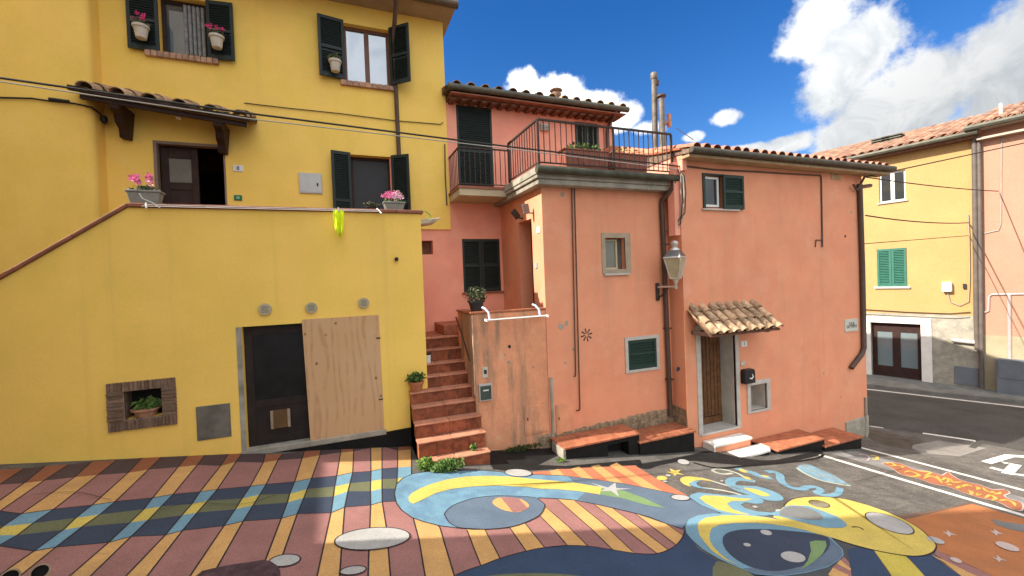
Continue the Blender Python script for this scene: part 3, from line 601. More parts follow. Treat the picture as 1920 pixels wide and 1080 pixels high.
shutter(yh, hTR[0]+.01, YB-.045, hTR[2]-.0, hTR[3]+.02, .5, .18, GRN, -1)
shutter(yh, hTR[1]-.01, YB-.045, hTR[2]-.0, hTR[3]+.02, .5, .75, GRN, 1)
shutter(yh, hLO[0]+.01, YB-.045, hLO[2]-.0, hLO[3]+.02, .38, .25, GRN, -1)
shutter(yh, hLO[1]-.01, YB-.045, hLO[2]-.0, hLO[3]+.02, .4, .55, GRN, 1)
def brick_sill(px0, px1, py, Y, z, n, nm):
    x0, x1 = onY(px0, py, Y).x, onY(px1, py, Y).x
    s = BOX(x0+.01, x1-.01, Y-.055, Y+.15, z-.10, z-.015).build(nm, MORT, yh)
    wd = (x1-x0)/n
    for i in range(n): sub(BOX(x0+wd*i+.006, x0+wd*(i+1)-.006, Y-.075+random.uniform(-.006, .006), Y+.14, z-.105, z-.005), 'brick', BRICK, s, bevel=.006)
brick_sill(273, 411, 105, YB, hTL[2], 12, 'window_sill'); brick_sill(638, 740, 150, YB, hTR[2], 9, 'window_sill')
# entrance: frame, door leaf, dark hall
mb = MB(); x0, x1, z0, z1, d = hDO
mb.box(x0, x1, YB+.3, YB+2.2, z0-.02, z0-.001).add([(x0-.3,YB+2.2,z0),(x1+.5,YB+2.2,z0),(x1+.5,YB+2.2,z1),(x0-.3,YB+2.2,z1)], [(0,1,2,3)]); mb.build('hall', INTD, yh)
mb = MB().box(x0-.001, x0+.05, YB-.012, YB+.12, z0, z1).box(x0+.05, x1, YB-.012, YB+.12, z1-.05, z1).box(x1-.03, x1+.001, YB-.01, YB+.1, z0, z1-.05); mb.build('door_frame', mat('door_stone', (.26, .19, .15), .8, .1), yh, bevel=.004)
xm = x0+(x1-x0)*.57; mb = MB(); yb = YB+.16
for a, b, c, e in ((x0+.05, x0+.17, z0, z1-.05), (xm-.11, xm, z0, z1-.05), (x0+.17, xm-.11, z1-.26, z1-.05), (x0+.17, xm-.11, z0+1.28, z0+1.42), (x0+.17, xm-.11, z0, z0+.25)): mb.box(a, b, yb, yb+.05, c, e)
mb.box(x0+.15, xm-.09, yb+.018, yb+.034, z0+.2, z0+1.3); dl = mb.build('door', WOODD, yh, bevel=.005)
sub(BOX(x0+.165, xm-.105, yb+.02, yb+.03, z0+1.41, z1-.255), 'pane', mat('hall_glass', (.16, .15, .13), .15, .1, 5, spec=.8), dl)
# plates
def plate(px0, py0, px1, py1, Y, m, parent, nm, th=.02, bev=.004):
    a, b, c, e = rect(px0, py0, px1, py1, Y); return BOX(a, b, Y-th, Y+.01, c, e).build(nm, m, parent, bevel=bev), (a, b, c, e)
def text(s, x, y, z, size, m, parent, nm, rotz=0, spread=1):
    cu = D.curves.new(nm, 'FONT'); cu.body = s; cu.size = size; cu.align_x = 'CENTER'; cu.align_y = 'CENTER'; cu.extrude = .001; cu.resolution_u = 2
    to = D.objects.new(nm, cu); COL.objects.link(to)
    dg = bpy.context.evaluated_depsgraph_get(); me = D.meshes.new_from_object(to.evaluated_get(dg)); D.objects.remove(to); me.name = nm
    me.transform(Matrix.Translation((x, y, z)) @ Matrix.Rotation(rotz, 4, 'Z') @ Matrix.Rotation(pi/2, 4, 'X') @ Matrix.Diagonal((spread, 1, 1, 1)))
    me.materials.clear(); o = link(nm, me, m); o.parent = parent; return o
INK = mat('ink', (.03, .03, .035), .7, 0)
pl_, r_ = plate(437, 310, 456, 322, YB, WHT, yh, 'house_number'); text('8', (r_[0]+r_[1])/2, YB-.022, (r_[2]+r_[3])/2, .11, INK, pl_, 'digit')
pl_, r_ = plate(439, 366, 454, 376, YB, mat('green_plate', (.02, .16, .07), .5, .1), yh, 'small_sign'); sub(BOX(r_[0]+.04, r_[1]-.04, YB-.024, YB-.019, r_[2]+.03, r_[3]-.03), 'emblem', mat('pale_green', (.3, .5, .36), .6, .2, 40), pl_)
pl_, r_ = plate(561, 325, 604, 363, YB, LGREY, yh, 'meter_box', .03); sub(BOX(r_[0]+.02, r_[1]-.02, YB-.036, YB-.029, r_[2]+.02, r_[3]-.02), 'cover', LGREY, pl_, bevel=.004)
sub(BOX(r_[1]-.1, r_[1]-.07, YB-.044, YB-.035, r_[2]+.15, r_[2]+.21), 'latch', BLK, pl_)
# tiled canopy over the entrance
YQ = 8.95
a = onY(124, 160, YQ); b = onY(471, 222, YQ); zc = (a.z+b.z)/2
cn = BOX(a.x, b.x, YQ, YQ+.04, zc-.05, zc+.02).build('canopy_board', WOODD, yh)
mb = MB(); mb.prism([(a.x+.02, YQ+.03, zc-.01), (a.x+.02, YB-.002, zc+.22), (a.x+.02, YB-.002, zc+.17), (a.x+.02, YQ+.03, zc-.06)], (b.x-a.x-.04, 0, 0)); sub(mb, 'canopy_deck', WOODD, cn)
mb = MB().box(a.x+.12, b.x-.08, YQ+.1, YQ+.17, zc-.13, zc-.05); sub(mb, 'purlin', WOODD, cn)
TM = tile_mesh('clay_tile', .48, .12, .10); TMt = tile_mesh('thin_tile', .48, .10, .085); TMs = tile_mesh('clay_tile_small', .42, .10, .085)
sl0 = math.atan2(.23, YB-YQ-.03)
for k, px in enumerate((162, 222, 281, 339, 397, 452)):
    xx = onY(px, 165+.17*(px-162), YQ).x
    for r in range(2):
        y = YQ-.06+r*.36; o = put(TM, 'roof_tile', ROOFL, None, Matrix.Translation((xx+random.uniform(-.01, .01), y, zc+.02+(y-YQ)*tan(sl0)+.012*r)) @ Matrix.Rotation(sl0, 4, 'X') @ Matrix.Rotation(random.uniform(-.05, .05), 4, 'Z')); o.parent = cn
for px0, px1 in ((222, 279), (409, 437)):
    x0 = onY(px0, 240, YB-.3).x; x1 = x0+.14
    p = [(x0, YB+.0, zc-.55), (x0, YB-.14, zc-.55), (x0, YB-.2, zc-.42), (x0, YB-.34, zc-.36), (x0, YB-.42, zc-.24), (x0, YB-.58, zc-.2), (x0, YB-.62, zc-.06), (x0, YB+.0, zc-.06)]
    sub(MB().prism(p, (.14, 0, 0)), 'bracket', WOODD, cn, bevel=.01)
sub(MB().lathe((onY(338, 219, YB-.3).x, YB-.35, zc-.12), [(.045, 0), (.05, .03), (.02, .08)], 10), 'lamp', WHT, cn)
ang_ = math.atan2(a.z-b.z, b.x-a.x); cc = Vector(((a.x+b.x)/2, YQ, zc)); cn.matrix_basis = Matrix.Translation(cc) @ Matrix.Rotation(ang_, 4, 'Y') @ Matrix.Translation(-cc)
MB().tube([onY(458, 193, YB-.02), onY(535, 202, YB-.02), onY(640, 213, YB-.02), onY(740, 226, YB-.02), onY(826, 233, YB-.02), onY(831, 229, YB-.02)], .009, 5).build('wall_cable', CABL, yh)
MB().tube([onY(-60, 180, 9.24), onY(0, 183, 9.24), onY(60, 184.5, 9.24), onY(90, 189, 9.24), onY(140, 194, 9.24), onY(172, 201, 9.24), onY(188, 213, 9.45), onY(193, 222, 9.5)], .014, 6).build('wall_cable', CABL, yh)
MB().lathe(onY(195, 222, 9.5), [(.02, -.09), (.05, -.04), (.05, .02), (.015, .05)], 10).build('cable_bell', BLK, yh, smooth=True)
MB().tube([onY(92, 186, 9.22), onY(130, 191, 9.22)], .03, 6).build('cable_clamp', CABL, yh)
MB().tube([onY(834, 270, YB-.03), onY(835, 330, YB-.03), onY(838, 385, YB-.03)], .014, 6).build('corner_cable', BRN, yh)

# ---------------------------------------------------------------- terrace of the yellow house
te = thing('yellow_terrace', 'yellow terrace wall with boarded garage doorway and brick niche', 'terrace', (0, YA, 0))
zC = onY(515, 388, YA).z; XTE = 1.42; xk = onY(240, 384, YA).x
pz = onY(0, 517, YA); slope = (zC-pz.z)/(xk-pz.x)
hg = hr(450, 614, 719, 838, YA, .16); hg = (onY(458, 730, YA).x, onY(713, 700, YA).x, onY(465, 845, YA).z, onY(580, 605, YA).z, .16)
hn = hr(234, 730, 305, 783, YA, .24)
XW = -4.6; top = lambda x: zC-.06-max(0, slope*(xk-x))
mb = MB(); wallY(mb, YA, XW, XTE, -.6, 2.5, [hg, hn])
mb.add([(XW,YA,2.5),(XTE,YA,2.5),(XTE,YA,zC-.06),(xk,YA,zC-.06),(XW,YA,top(XW))], [(0,1,2,3,4)])
mb.add([(XW,YA,-.6),(XW,YA,top(XW)),(-9,YA,top(-9)),(-9,YA,-.6)], [(0,1,2,3)])
mb.add([(XTE,YA,-.6),(XTE,YB,-.6),(XTE,YB,zC-.06),(XTE,YA,zC-.06)], [(0,1,2,3)])
mb.build('wall', YELT, te)
if True:
    mb = MB(); mb.box(xk-.2, XTE-.01, YA+.18, YB, 3.25, 3.4); mb.build('terrace_floor', TERRD, te)
    mb = MB().prism([(xk, YA+.18, 3.25), (xk, YA+.18, zC-.06), (-9, YA+.18, zC-.06-slope*(xk+9)), (-9, YA+.18, -.5), (XTE-.005, YA+.18, -.5+3.75), (XTE-.005, YA+.18, 3.3)][:4], (0, .02, 0)); mb.build('stair_inner_wall', YELT, te)
    BOX(xk, XTE-.003, YA+.17, YA+.19, 3.25, zC-.06).build('parapet_back', YELT, te)
# coping slabs, level then falling with the stair
nseg = 9
for i in range(nseg):
    u0 = xk+(XTE+.05-xk)*i/nseg; u1 = xk+(XTE+.05-xk)*(i+1)/nseg
    BOX(u0+.002, u1-.002, YA-.05, YA+.24, zC-.055, zC).build('coping_slab', TERRD, te, bevel=.008)
for i in range(10):
    u1 = xk-.62*i; u0 = xk-.62*(i+1); z1 = zC-slope*(xk-u1); z0 = zC-slope*(xk-u0)
    MB().hexa([(u0+.002,YA-.05,z0-.055),(u1-.002,YA-.05,z1-.055),(u1-.002,YA+.24,z1-.055),(u0+.002,YA+.24,z0-.055),(u0+.002,YA-.05,z0),(u1-.002,YA-.05,z1),(u1-.002,YA+.24,z1),(u0+.002,YA+.24,z0)]).build('coping_slab', TERRD, te, bevel=.008)
# garage: jamb, threshold, dark room
x0, x1, z0, z1, d = hg
BOX(x0-.075, x0-.001, YA-.006, YA+.14, z0-.06, z1+.0).build('jamb', CONC, te); BOX(x0-.08, x1+.06, YA-.03, YA+.5, z0-.09, z0+.006).build('threshold', CONC, te, bevel=.01)
mb = MB(); ww = [(x0-.6, YA+.16), (x1+.1, YA+.16), (x1+.1, YB-.2), (x0-.6, YB-.2)]
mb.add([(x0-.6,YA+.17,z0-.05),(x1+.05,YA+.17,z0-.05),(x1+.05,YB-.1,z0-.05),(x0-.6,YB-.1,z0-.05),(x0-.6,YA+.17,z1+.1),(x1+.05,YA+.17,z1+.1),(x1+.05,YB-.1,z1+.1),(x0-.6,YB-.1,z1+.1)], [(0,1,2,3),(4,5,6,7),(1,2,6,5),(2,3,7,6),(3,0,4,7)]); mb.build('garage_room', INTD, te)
GD = mat('black_brown_door', (.022, .014, .012), .6, .25, 6, .1)
xh = onY(590, 700, YA).x; y_ = YA+.14
gd = MB().box(x0+.005, x0+.12, y_, y_+.04, z0+.01, z1).box(xh-.1, xh+.05, y_, y_+.04, z0+.01, z1).box(x0+.12, xh-.1, y_+.001, y_+.039, z1-.16, z1).box(x0+.12, xh-.1, y_+.001, y_+.039, z0+.62, z0+.74).box(x0+.12, xh-.1, y_+.001, y_+.039, z0+.01, z0+.14).build('garage_door', GD, te, bevel=.004)
sub(BOX(x0+.11, xh-.09, y_+.015, y_+.03, z0+.73, z1-.15), 'pane', mat('dusty_dark_glass', (.012, .011, .011), .35, .3, 4, spec=.25), gd); sub(BOX(x0+.11, xh-.09, y_+.012, y_+.03, z0+.13, z0+.63), 'panel', GD, gd)
# brick niche
xo0, xo1, zo0, zo1 = rect(202, 713, 332, 802, YA); n0, n1, n2, n3 = hn[:4]
nf = MB().box(xo0+.02, n0, YA-.03, YA+.02, zo0+.02, zo1-.02).box(n1, xo1-.02, YA-.03, YA+.02, zo0+.02, zo1-.02).box(n0, n1, YA-.03, YA+.02, zo0+.02, n2).box(n0, n1, YA-.03, YA+.02, n3, zo1-.02).build('niche_mortar', MORT, te)
def bricks(n, fx):
    for i in range(n): sub(BOX(*fx(i)), 'brick', BRICKD, nf, bevel=.005)
nb = 18; wd = (xo1-xo0)/nb; e = .004; j = lambda: random.uniform(-.012, .008)
bricks(nb, lambda i: (xo0+wd*i+e, xo0+wd*(i+1)-e, YA-.045+j(), YA+.015, n3+.004, zo1)); bricks(nb, lambda i: (xo0+wd*i+e, xo0+wd*(i+1)-e, YA-.045+j(), YA+.015, zo0, n2-.004))
nh = 8; wh = (n3-n2)/nh
bricks(nh, lambda i: (xo0, n0-.004, YA-.045+j(), YA+.015, n2+wh*i+e, n2+wh*(i+1)-e)); bricks(nh, lambda i: (n1+.004, xo1, YA-.045+j(), YA+.015, n2+wh*i+e, n2+wh*(i+1)-e))
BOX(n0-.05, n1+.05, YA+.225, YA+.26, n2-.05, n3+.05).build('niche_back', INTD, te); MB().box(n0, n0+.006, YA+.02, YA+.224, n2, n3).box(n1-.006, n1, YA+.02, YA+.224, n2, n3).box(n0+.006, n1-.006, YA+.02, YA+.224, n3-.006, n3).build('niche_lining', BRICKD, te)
pl_, r_ = plate(369, 759, 433, 822, YA, mat('dull_zinc', (.17, .155, .13), .6, .25, 5, .2, 30, metal=.3), te, 'meter_cover', .02); sub(BOX(r_[0]+.02, r_[1]-.02, YA-.026, YA-.019, r_[2]+.02, r_[3]-.02), 'door', MATS['dull_zinc'], pl_)
VENT = mat('vent_plastic', (.42, .36, .24), .6, .1)
for px, py, rr in ((497, 580, .095), (584, 577, .09), (682, 568, .09)):
    c = onY(px, py, YA-.03); o = MB().lathe((c.x, c.y, c.z), [(rr*.6, -.012), (rr, -.01), (rr, .03)], 20, 'y').build('vent', VENT, te, smooth=True)
    for q in range(5): sub(BOX(c.x-rr*.55, c.x+rr*.55, YA-.046, YA-.041, c.z-rr*.5+q*rr*.24, c.z-rr*.42+q*rr*.24), 'louvre', mat('vent_grey', (.2, .18, .14), .7, .1), o)
c = onY(743, 486, YA-.02); MB().lathe((c.x, c.y, c.z), [(.02, -.06), (.035, -.05), (.03, .03)], 12, 'y').build('spout', BLK, te)
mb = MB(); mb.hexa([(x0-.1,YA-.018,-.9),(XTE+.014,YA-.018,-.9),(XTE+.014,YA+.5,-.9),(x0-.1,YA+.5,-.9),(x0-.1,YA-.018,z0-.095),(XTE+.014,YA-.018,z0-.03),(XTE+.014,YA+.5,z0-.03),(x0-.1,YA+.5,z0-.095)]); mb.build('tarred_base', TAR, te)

# ---------------------------------------------------------------- rose rear house
rh = thing('rose_rear_house', 'rose coloured upper house with green balcony door under tiled eave', 'house', (4.6, YC, 4.8))
ZE = 6.92; XE = onY(1150, 300, YC).x
hD = hr(858, 200, 924, 363, YC, .08); hW = hr(1079, 230, 1122, 330, YC, .1); hW = (hW[0], hW[1], 5.0, hW[3], .1); hV = hr(868, 448, 938, 547, YC, .06); hS = hr(791, 451, 812, 477, YC, .2)
mb = closed(XTE, XE, YC, YC+4, -.5, ZE); wallY(mb, YC, XTE-.3, XP+.001, -.5, 4.7, [hV, hS]); wallY(mb, YC, XTE-.3, XE, 4.7, ZE, [hD, hW]); mb.build('wall', PINKB, rh)
BOX(hS[0]-.02, hS[1]+.02, YC+.19, YC+.21, hS[2]-.02, hS[3]+.02).build('niche_back', WOODR, rh)
shutter(rh, hD[0]+.0, YC+.02, hD[2], hD[3], hD[1]-hD[0], .0, GRN, 1, .05, 'balcony_door')
mW = (hW[1]-hW[0])/2
shutter(rh, hW[0], YC+.03, hW[2], hW[3], mW-.003, 0, GRN, 1); shutter(rh, hW[1], YC+.03, hW[2], hW[3], mW-.003, 0, GRN, -1)
mV = (hV[1]-hV[0])/2; shutter(rh, hV[0], YC+.025, hV[2], hV[3], mV-.003, 0, GRN, 1); shutter(rh, hV[1], YC+.025, hV[2], hV[3], mV-.003, 0, GRN, -1)
BOX(hV[0]-.05, hV[1]+.06, YC-.06, YC+.03, hV[2]-.04, hV[2]).build('window_sill', TERRD, rh, bevel=.005)
# eaves: tile corbels, gutter, roof tiles
YG = 9.22; x0, x1 = XRt+.02, onY(1178, 212, YG).x
ez = onY(1000, 182, YG).z
cor = BOX(x0, x1-.1, YC-.28, YC+.02, ZE-.03, ZE+.05).build('eave_course', mat('eave_clay', (.22, .095, .055), .9, .2, 8, .4), rh)
k = 0; xx = x0+.04
while xx < x1-.2:
    sub(BOX(xx, xx+.12, YC-.34, YC-.02, ZE-.085, ZE-.032), 'rafter_end', WOODR, cor, bevel=.006); xx += .235
sub(BOX(x0, x1-.06, YC-.46, YC-.2, ZE+.0, ZE+.03), 'clay_board', TERRD, cor)
MB().tube([(x0-.06, YG, ez), (x1, YG, ez)], .07, 10).build('gutter', GUT, rh, smooth=True)
ra = radians(14)
rf = MB().prism([(x0-.1, YG+.05, ez+.03), (x0-.1, YC+4, ez+.03+(YC+4-YG)*tan(ra)), (x0-.1, YC+4, ez-.05), (x0-.1, YG+.3, ez-.03)], (x1-x0, 0, 0)).build('roof', ROOFD, rh)
for i in range(14):
    for r in range(3):
        o = put(TMt, 'roof_tile', ROOFL, None, Matrix.Translation((x0+.12+i*.335+random.uniform(-.015, .015), YG-.03+r*.4, ez+.05+r*.4*tan(ra)+.012*r)) @ Matrix.Rotation(ra, 4, 'X') @ Matrix.Rotation(random.uniform(-.04, .04), 4, 'Z')); o.parent = rf
c = onY(1043, 180, 9.7); MB().lathe((c.x, c.y, c.z-.2), [(.09, 0), (.08, .12), (.11, .16), (.13, .24), (.1, .3), (.17, .33), (.12, .37)], 10).build('chimney_pot', mat('aged_clay', (.25, .16, .11), .95, .3, 12, .5), rh, smooth=True)
gx = onY(1139, 260, YC-.07).x
MB().tube([(gx+.02, YG+.02, ez-.05), (gx+.02, YG+.1, ez-.15), (gx, YC-.09, ez-.35), (gx, YC-.06, ez-.5), (gx, YC-.06, 4.9)], .04, 8).build('downpipe', BRN, rh, smooth=True)
pl_, r_ = plate(1012, 234, 1027, 246, YC, GREYF, rh, 'wall_lamp', .09); [sub(BOX(r_[0]+.01, r_[1]-.01, YC-.095, YC-.089, r_[2]+.02+q*.035, r_[2]+.032+q*.035), 'louvre', BLK, pl_) for q in range(3)]
# balcony
bal = BOX(XRt, XP-.001, 8.8, YC-.001, 4.60, 4.74).build('balcony_slab', mat('balcony_render', (.50, .42, .28), .9, .1, 4, .2), rh)
sub(BOX(XRt-.02, XP-.012, 8.78, YC-.002, 4.742, 4.80), 'balcony_edge', TERRD, bal); zt = 5.60
for q in ((XRt+.02, XP-.05, 8.82, 8.845, zt, zt+.03), (XRt+.02, XRt+.045, 8.845, YC, zt, zt+.029), (XRt+.02, XP-.05, 8.825, 8.84, 4.84, 4.86), (XRt+.025, XRt+.04, 8.84, YC, 4.84, 4.859)): sub(BOX(*q), 'rail', IRON, bal)
BAR = MB().box(-.007, .007, -.007, .007, 0, 1).mesh('baluster')
def bar(x, y, z0, z1, part, m=IRON):
    o = put(BAR, 'baluster', m, None, Matrix.Translation((x, y, z0)) @ Matrix.Diagonal((1, 1, z1-z0, 1))); o.parent = part; return o
for i in range(11): bar(XRt+.03+i*.115, 8.833, 4.85, zt+.01, bal)
for i in range(7): bar(XRt+.032, 8.93+i*.12, 4.85, zt+.01, bal)

# ---------------------------------------------------------------- middle block with roof terrace
mh = thing('salmon_middle_house', 'flat roofed salmon block with railed roof terrace and side door', 'house', (5.1, YP, -.3))
hF = hr(1135, 446, 1172, 505, YP, .14); hQ = hr(1177, 636, 1230, 691, YP, .05)
mb = MB(); wallY(mb, YP, XP, XR0, -1.2, 4.6, [hF, hQ])
# left flank X=XP with doorway
yd0 = onX(998, 450, XP).y; yd1 = onX(973, 450, XP).y; zd = (onX(998, 408, XP).z+onX(973, 419, XP).z)/2
for a, b, c, e_ in ((YP, yd0, -1.2, 4.6), (yd1, YC, -1.2, 4.6), (yd0, yd1, zd, 4.6), (yd0, yd1, -1.2, 1.9)): mb.add([(XP,a,c),(XP,b,c),(XP,b,e_),(XP,a,e_)], [(0,1,2,3)])
mb.add([(XP,yd0,1.9),(XP+.3,yd0,1.9),(XP+.3,yd0,zd),(XP,yd0,zd),(XP,yd1,1.9),(XP+.3,yd1,1.9),(XP+.3,yd1,zd),(XP,yd1,zd)], [(0,1,2,3),(4,5,6,7),(3,2,6,7),(0,1,5,4)])
mb.add([(XP,YP,4.6),(XR0+.2,YP,4.6),(XR0+.2,YC,4.6),(XP,YC,4.6)], [(0,1,2,3)]); mb.build('wall', PINK, mh)
BOX(XP+.29, XP+.33, yd0-.02, yd1+.02, 1.9, zd+.02).build('side_door', WOODD, mh)
# cornice and gutter
YK, XK = 7.16, 3.42
z0, z1 = 4.53, 4.86
mb = MB().box(XK+.06, XR0+.05, YK+.06, YC-.01, z0, z0+.10).box(XK+.02, XR0+.05, YK+.02, YC-.011, z0+.101, z0+.17); mb.build('cornice', CONC, mh, bevel=.01)
BOX(XK, XR0+.06, YK, YC-.012, z0+.17, z1-.03).build('terrace_slab', CONC, mh, bevel=.008)
BOX(XK+.05, XR0-.01, YK+.1, YC-.013, z1-.03, z1-.01).build('terrace_paving', TERR, mh)
MB().tube([(XK-.02, YK-.06, z0+.24), (XR0+.1, YK-.06, z0+.235)], .075, 10).build('gutter', mat('greenish_gutter', (.075, .075, .05), .6, .3, 4, .2, 40, metal=.3), mh, smooth=True)
# railing
rl = MB(); zt = onY(1012, 224, 7.2).z; zb = z1+.06; yb = 8.68; XRL, XRR, YRL = 3.5, 6.6, 7.2
rl.box(XRL, XRR, YRL-.02, YRL+.02, zt-.018, zt+.018).box(XRL-.02, XRL+.02, YRL+.021, yb, zt-.017, zt+.017).box(XRL, XRR, YRL-.012, YRL+.012, zb-.01, zb+.015).box(XRL-.012, XRL+.012, YRL+.021, yb, zb-.009, zb+.014)
for x, y in ((XRL, YRL), (XRL, yb), ((XRL+XRR)/2+.1, YRL), (XRR, YRL)): rl.box(x-.018, x+.018, y-.0185, y+.0185, z1-.03, zt-.019)
ro = rl.build('terrace_rail', IRON, mh)
for i in range(1, 26): bar(XRL+(XRR-XRL)*i/26, YRL, zb, zt, ro)
for i in range(1, 12): bar(XRL, YRL+(yb-YRL)*i/12, zb, zt, ro)
# openings on the front
x0, x1, z0, z1, d = hF; a, b, c, e_ = rect(1128, 437, 1182, 513, YP)
MB().box(a, x0, YP-.014, YP+.02, c, e_).box(x1, b, YP-.014, YP+.02, c, e_).box(x0, x1, YP-.014, YP+.02, z1, e_).box(x0, x1, YP-.0138, YP+.02, c, z0).build('window_surround', mat('tan_stone_trim', (.38, .30, .21), .85, .1, 5, .2), mh)
BOX(a+.03, b-.06, YP-.05, YP+.02, c-.035, c+.005).build('window_sill', GREYF, mh, bevel=.004)
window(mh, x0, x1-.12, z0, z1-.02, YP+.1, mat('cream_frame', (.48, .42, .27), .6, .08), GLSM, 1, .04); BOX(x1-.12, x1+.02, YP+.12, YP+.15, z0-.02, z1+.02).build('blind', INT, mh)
x0, x1, z0, z1, d = hQ; a, b, c, e_ = rect(1171.5, 630, 1235, 696, YP)
MB().box(a, x0, YP-.03, YP+.02, c, e_).box(x1, b, YP-.03, YP+.02, c, e_).box(x0, x1, YP-.03, YP+.02, z1, e_).box(x0, x1, YP-.0298, YP+.02, c, z0).build('window_surround', GREYF, mh, bevel=.003)
shutter(mh, x0, YP-.0, z0, z1, x1-x0, 0, GRN2, 1, .05)
# thin twin conduits, drain, star, plinth
for (q0, q1, q2) in (((1072, 347), (1079.5, 700), (1076, 706)), ((1077, 347), (1087.5, 766), (1081, 770))):
    MB().tube([onY(*q0, YP-.03), onY(*q1, YP-.03), onY(q1[0]-.5, q2[1]-1, YP-.03), onY(*q2, YP-.03)], .013, 6).build('conduit', BRN, mh)
pb = XR0-.14
MB().tube([(pb+.05, YK-.05, 4.7), (pb+.02, YK-.03, 4.55), (pb-.05, YP-.08, 4.35), (pb-.05, YP-.07, 4.2), (pb, YP-.07, -.28)], .05, 10).build('downpipe', BRN, mh, smooth=True)
for q in (3.4, 1.6, .5): BOX(pb-.065, pb+.065, YP-.135, YP, q, q+.03).build('pipe_clip', BRN, mh)
c = onY(1100, 628, YP-.006); mb = MB()
for k in range(8):
    a_ = k*pi/4+.2; u = Vector((cos(a_), 0, sin(a_))); v = Vector((-sin(a_), 0, cos(a_))); mb.prism([c+u*.035-v*.008, c+u*.13-v*.014, c+u*.13+v*.014, c+u*.035+v*.008], (0, .004, 0))
mb.build('star_vent', INK, mh)
zz = lambda px, py: onY(px, py, YP).z
pl0 = MB(); seg = 26
def plinth_strip(x0, x1, zt0, zt1, Y, jit, parent, X=None, m=ROUGH):
    mb = MB(); n = int((x1-x0)/.07)+2; rg = random.Random(5)
    tops = [zt0+(zt1-zt0)*i/(n-1)+rg.uniform(-jit, jit) for i in range(n)]
    for i in range(n-1):
        a, b = x0+(x1-x0)*i/(n-1), x0+(x1-x0)*(i+1)/(n-1); d0, d1 = [.012+.018*((i*37+q) % 5)/5 for q in (0, 2)]
        mb.add([(a,Y-.02,-1.6),(b,Y-.02,-1.6),(b,Y-.02,tops[i+1]-.03),(a,Y-.02,tops[i]-.03),(a,Y-.001,tops[i]),(b,Y-.001,tops[i+1])], [(0,1,2,3),(3,2,5,4)])
    return mb.build('plinth', m, parent)
plinth_strip(XP-.25, XR0-.0, zz(1038, 814), zz(1243, 766), YP, .02, mh)
MB().add([(XR0-.012,YP,-1),(XR0-.012,YR,-1),(XR0-.012,YR+.02,zz(1243,766)+.03),(XR0-.012,YP,zz(1243,766)+.05)], [(0,1,2,3)]).build('plinth', ROUGH, mh)
# fittings on the lit flank and the front
def flood(px, py, ang, m, nm):
    c = onX(px, py, XP); M = Matrix.Translation((XP-.16, c.y, c.z)) @ Matrix.Rotation(ang, 4, 'Y')
    o = MB().box(-.1, .1, -.012, .012, -.07, .07).box(-.1, .1, .012, .05, -.05, .05).xf(M).build(nm, m, mh, bevel=.006)
    sub(MB().tube([(XP, c.y, c.z-.08), (XP-.1, c.y, c.z-.08), (XP-.15, c.y, c.z)], .016, 6), 'bracket', m, o)
flood(980, 402, .9, BLK, 'floodlight'); flood(1000, 392, 1.4, mat('grey_lamp', (.2, .16, .15), .6, .1), 'floodlight')
c = onX(1010, 431, XP); pl_ = BOX(XP-.015, XP+.01, c.y-.07, c.y+.07, c.z-.06, c.z+.06).build('house_number', WHT, mh); text('6', XP-.017, c.y, c.z, .08, INK, pl_, 'digit', -pi/2)
c = onX(1006, 498, XP); BOX(XP-.02, XP+.01, c.y-.05, c.y+.05, c.z-.05, c.z+.05).build('door_bell', LGREY, mh)
def wallhole(px, py, rr, parent, Y, m=None):
    c = onY(px, py, Y-.003); rg = random.Random(int(px)); mb = MB()
    pts = [(c.x+rr*cos(t)*rg.uniform(.6, 1.2), Y-.004, c.z+rr*sin(t)*rg.uniform(.6, 1.2)) for t in [2*pi*k/9 for k in range(9)]]
    mb.prism(pts, (0, .008, 0)); return mb.build('plaster_chip', m or CEM, parent)
for q in ((1052, 612, .07), (1062, 606, .05), (1075, 655, .03), (1055, 365, .05), (1205, 358, .05), (1060, 680, .03)): wallhole(*q, mh, YP)

# ---------------------------------------------------------------- outdoor stair with parapet
st = thing('outdoor_stair', 'steep terracotta stair with stained salmon parapet beside the terrace', 'stair', (1.7, 7.0, -.2))
XS0, XS1 = 1.09, 2.19
Ys = [6.87+.21*i for i in range(9)]; Zs = [-.07, .19, .42, .65, .86, 1.07, 1.26, 1.49, 1.70]
for i in range(9):
    xl = XS0 if i < 5 else XS0+.02
    s = BOX(xl+.012, XS1-.012, Ys[i]+.012, Ys[i]+.5, (Zs[i-1]-.05 if i else -.6), Zs[i]-.03).build('step', MORT, st)
    xr = XS1+(.04 if i < 3 else -.002)
    nt_ = 4; dx = (xr-xl)/nt_
    for k in range(nt_): sub(BOX(xl+dx*k+.003, xl+dx*(k+1)-.003, Ys[i]+(.0), Ys[i]+.012, (Zs[i-1]+.002 if i else -.5), Zs[i]-.033), 'riser_tile', TERRK, s)
    for k in range(2): d2 = (xr-xl+.03)/2; sub(BOX(xl-.02+d2*k+.002, xl-.02+d2*(k+1)-.002, Ys[i]-.028, Ys[i]+.21, Zs[i]-.032, Zs[i]), 'tread_tile', TERRL, s, bevel=.01)
    if i < 5: sub(BOX(xl, xl+.013, Ys[i]+.013, Ys[i]+.5, -.5, Zs[i]-.033), 'side_face', TERR, s)
    if i < 3: sub(BOX(XS1-.013, XS1, Ys[i]+.013, YP, -.6, Zs[i]-.033), 'side_face', TERR, s)
BOX(XTE-.1, XP-.002, Ys[8]+.19, YC-.002, 1.5, 1.7).build('landing', TERR, st); BOX(1.95, XP-.003, 8.75, YC-.003, 1.7, 1.9).build('upper_landing', TERR, st, bevel=.01)
zp = 2.19
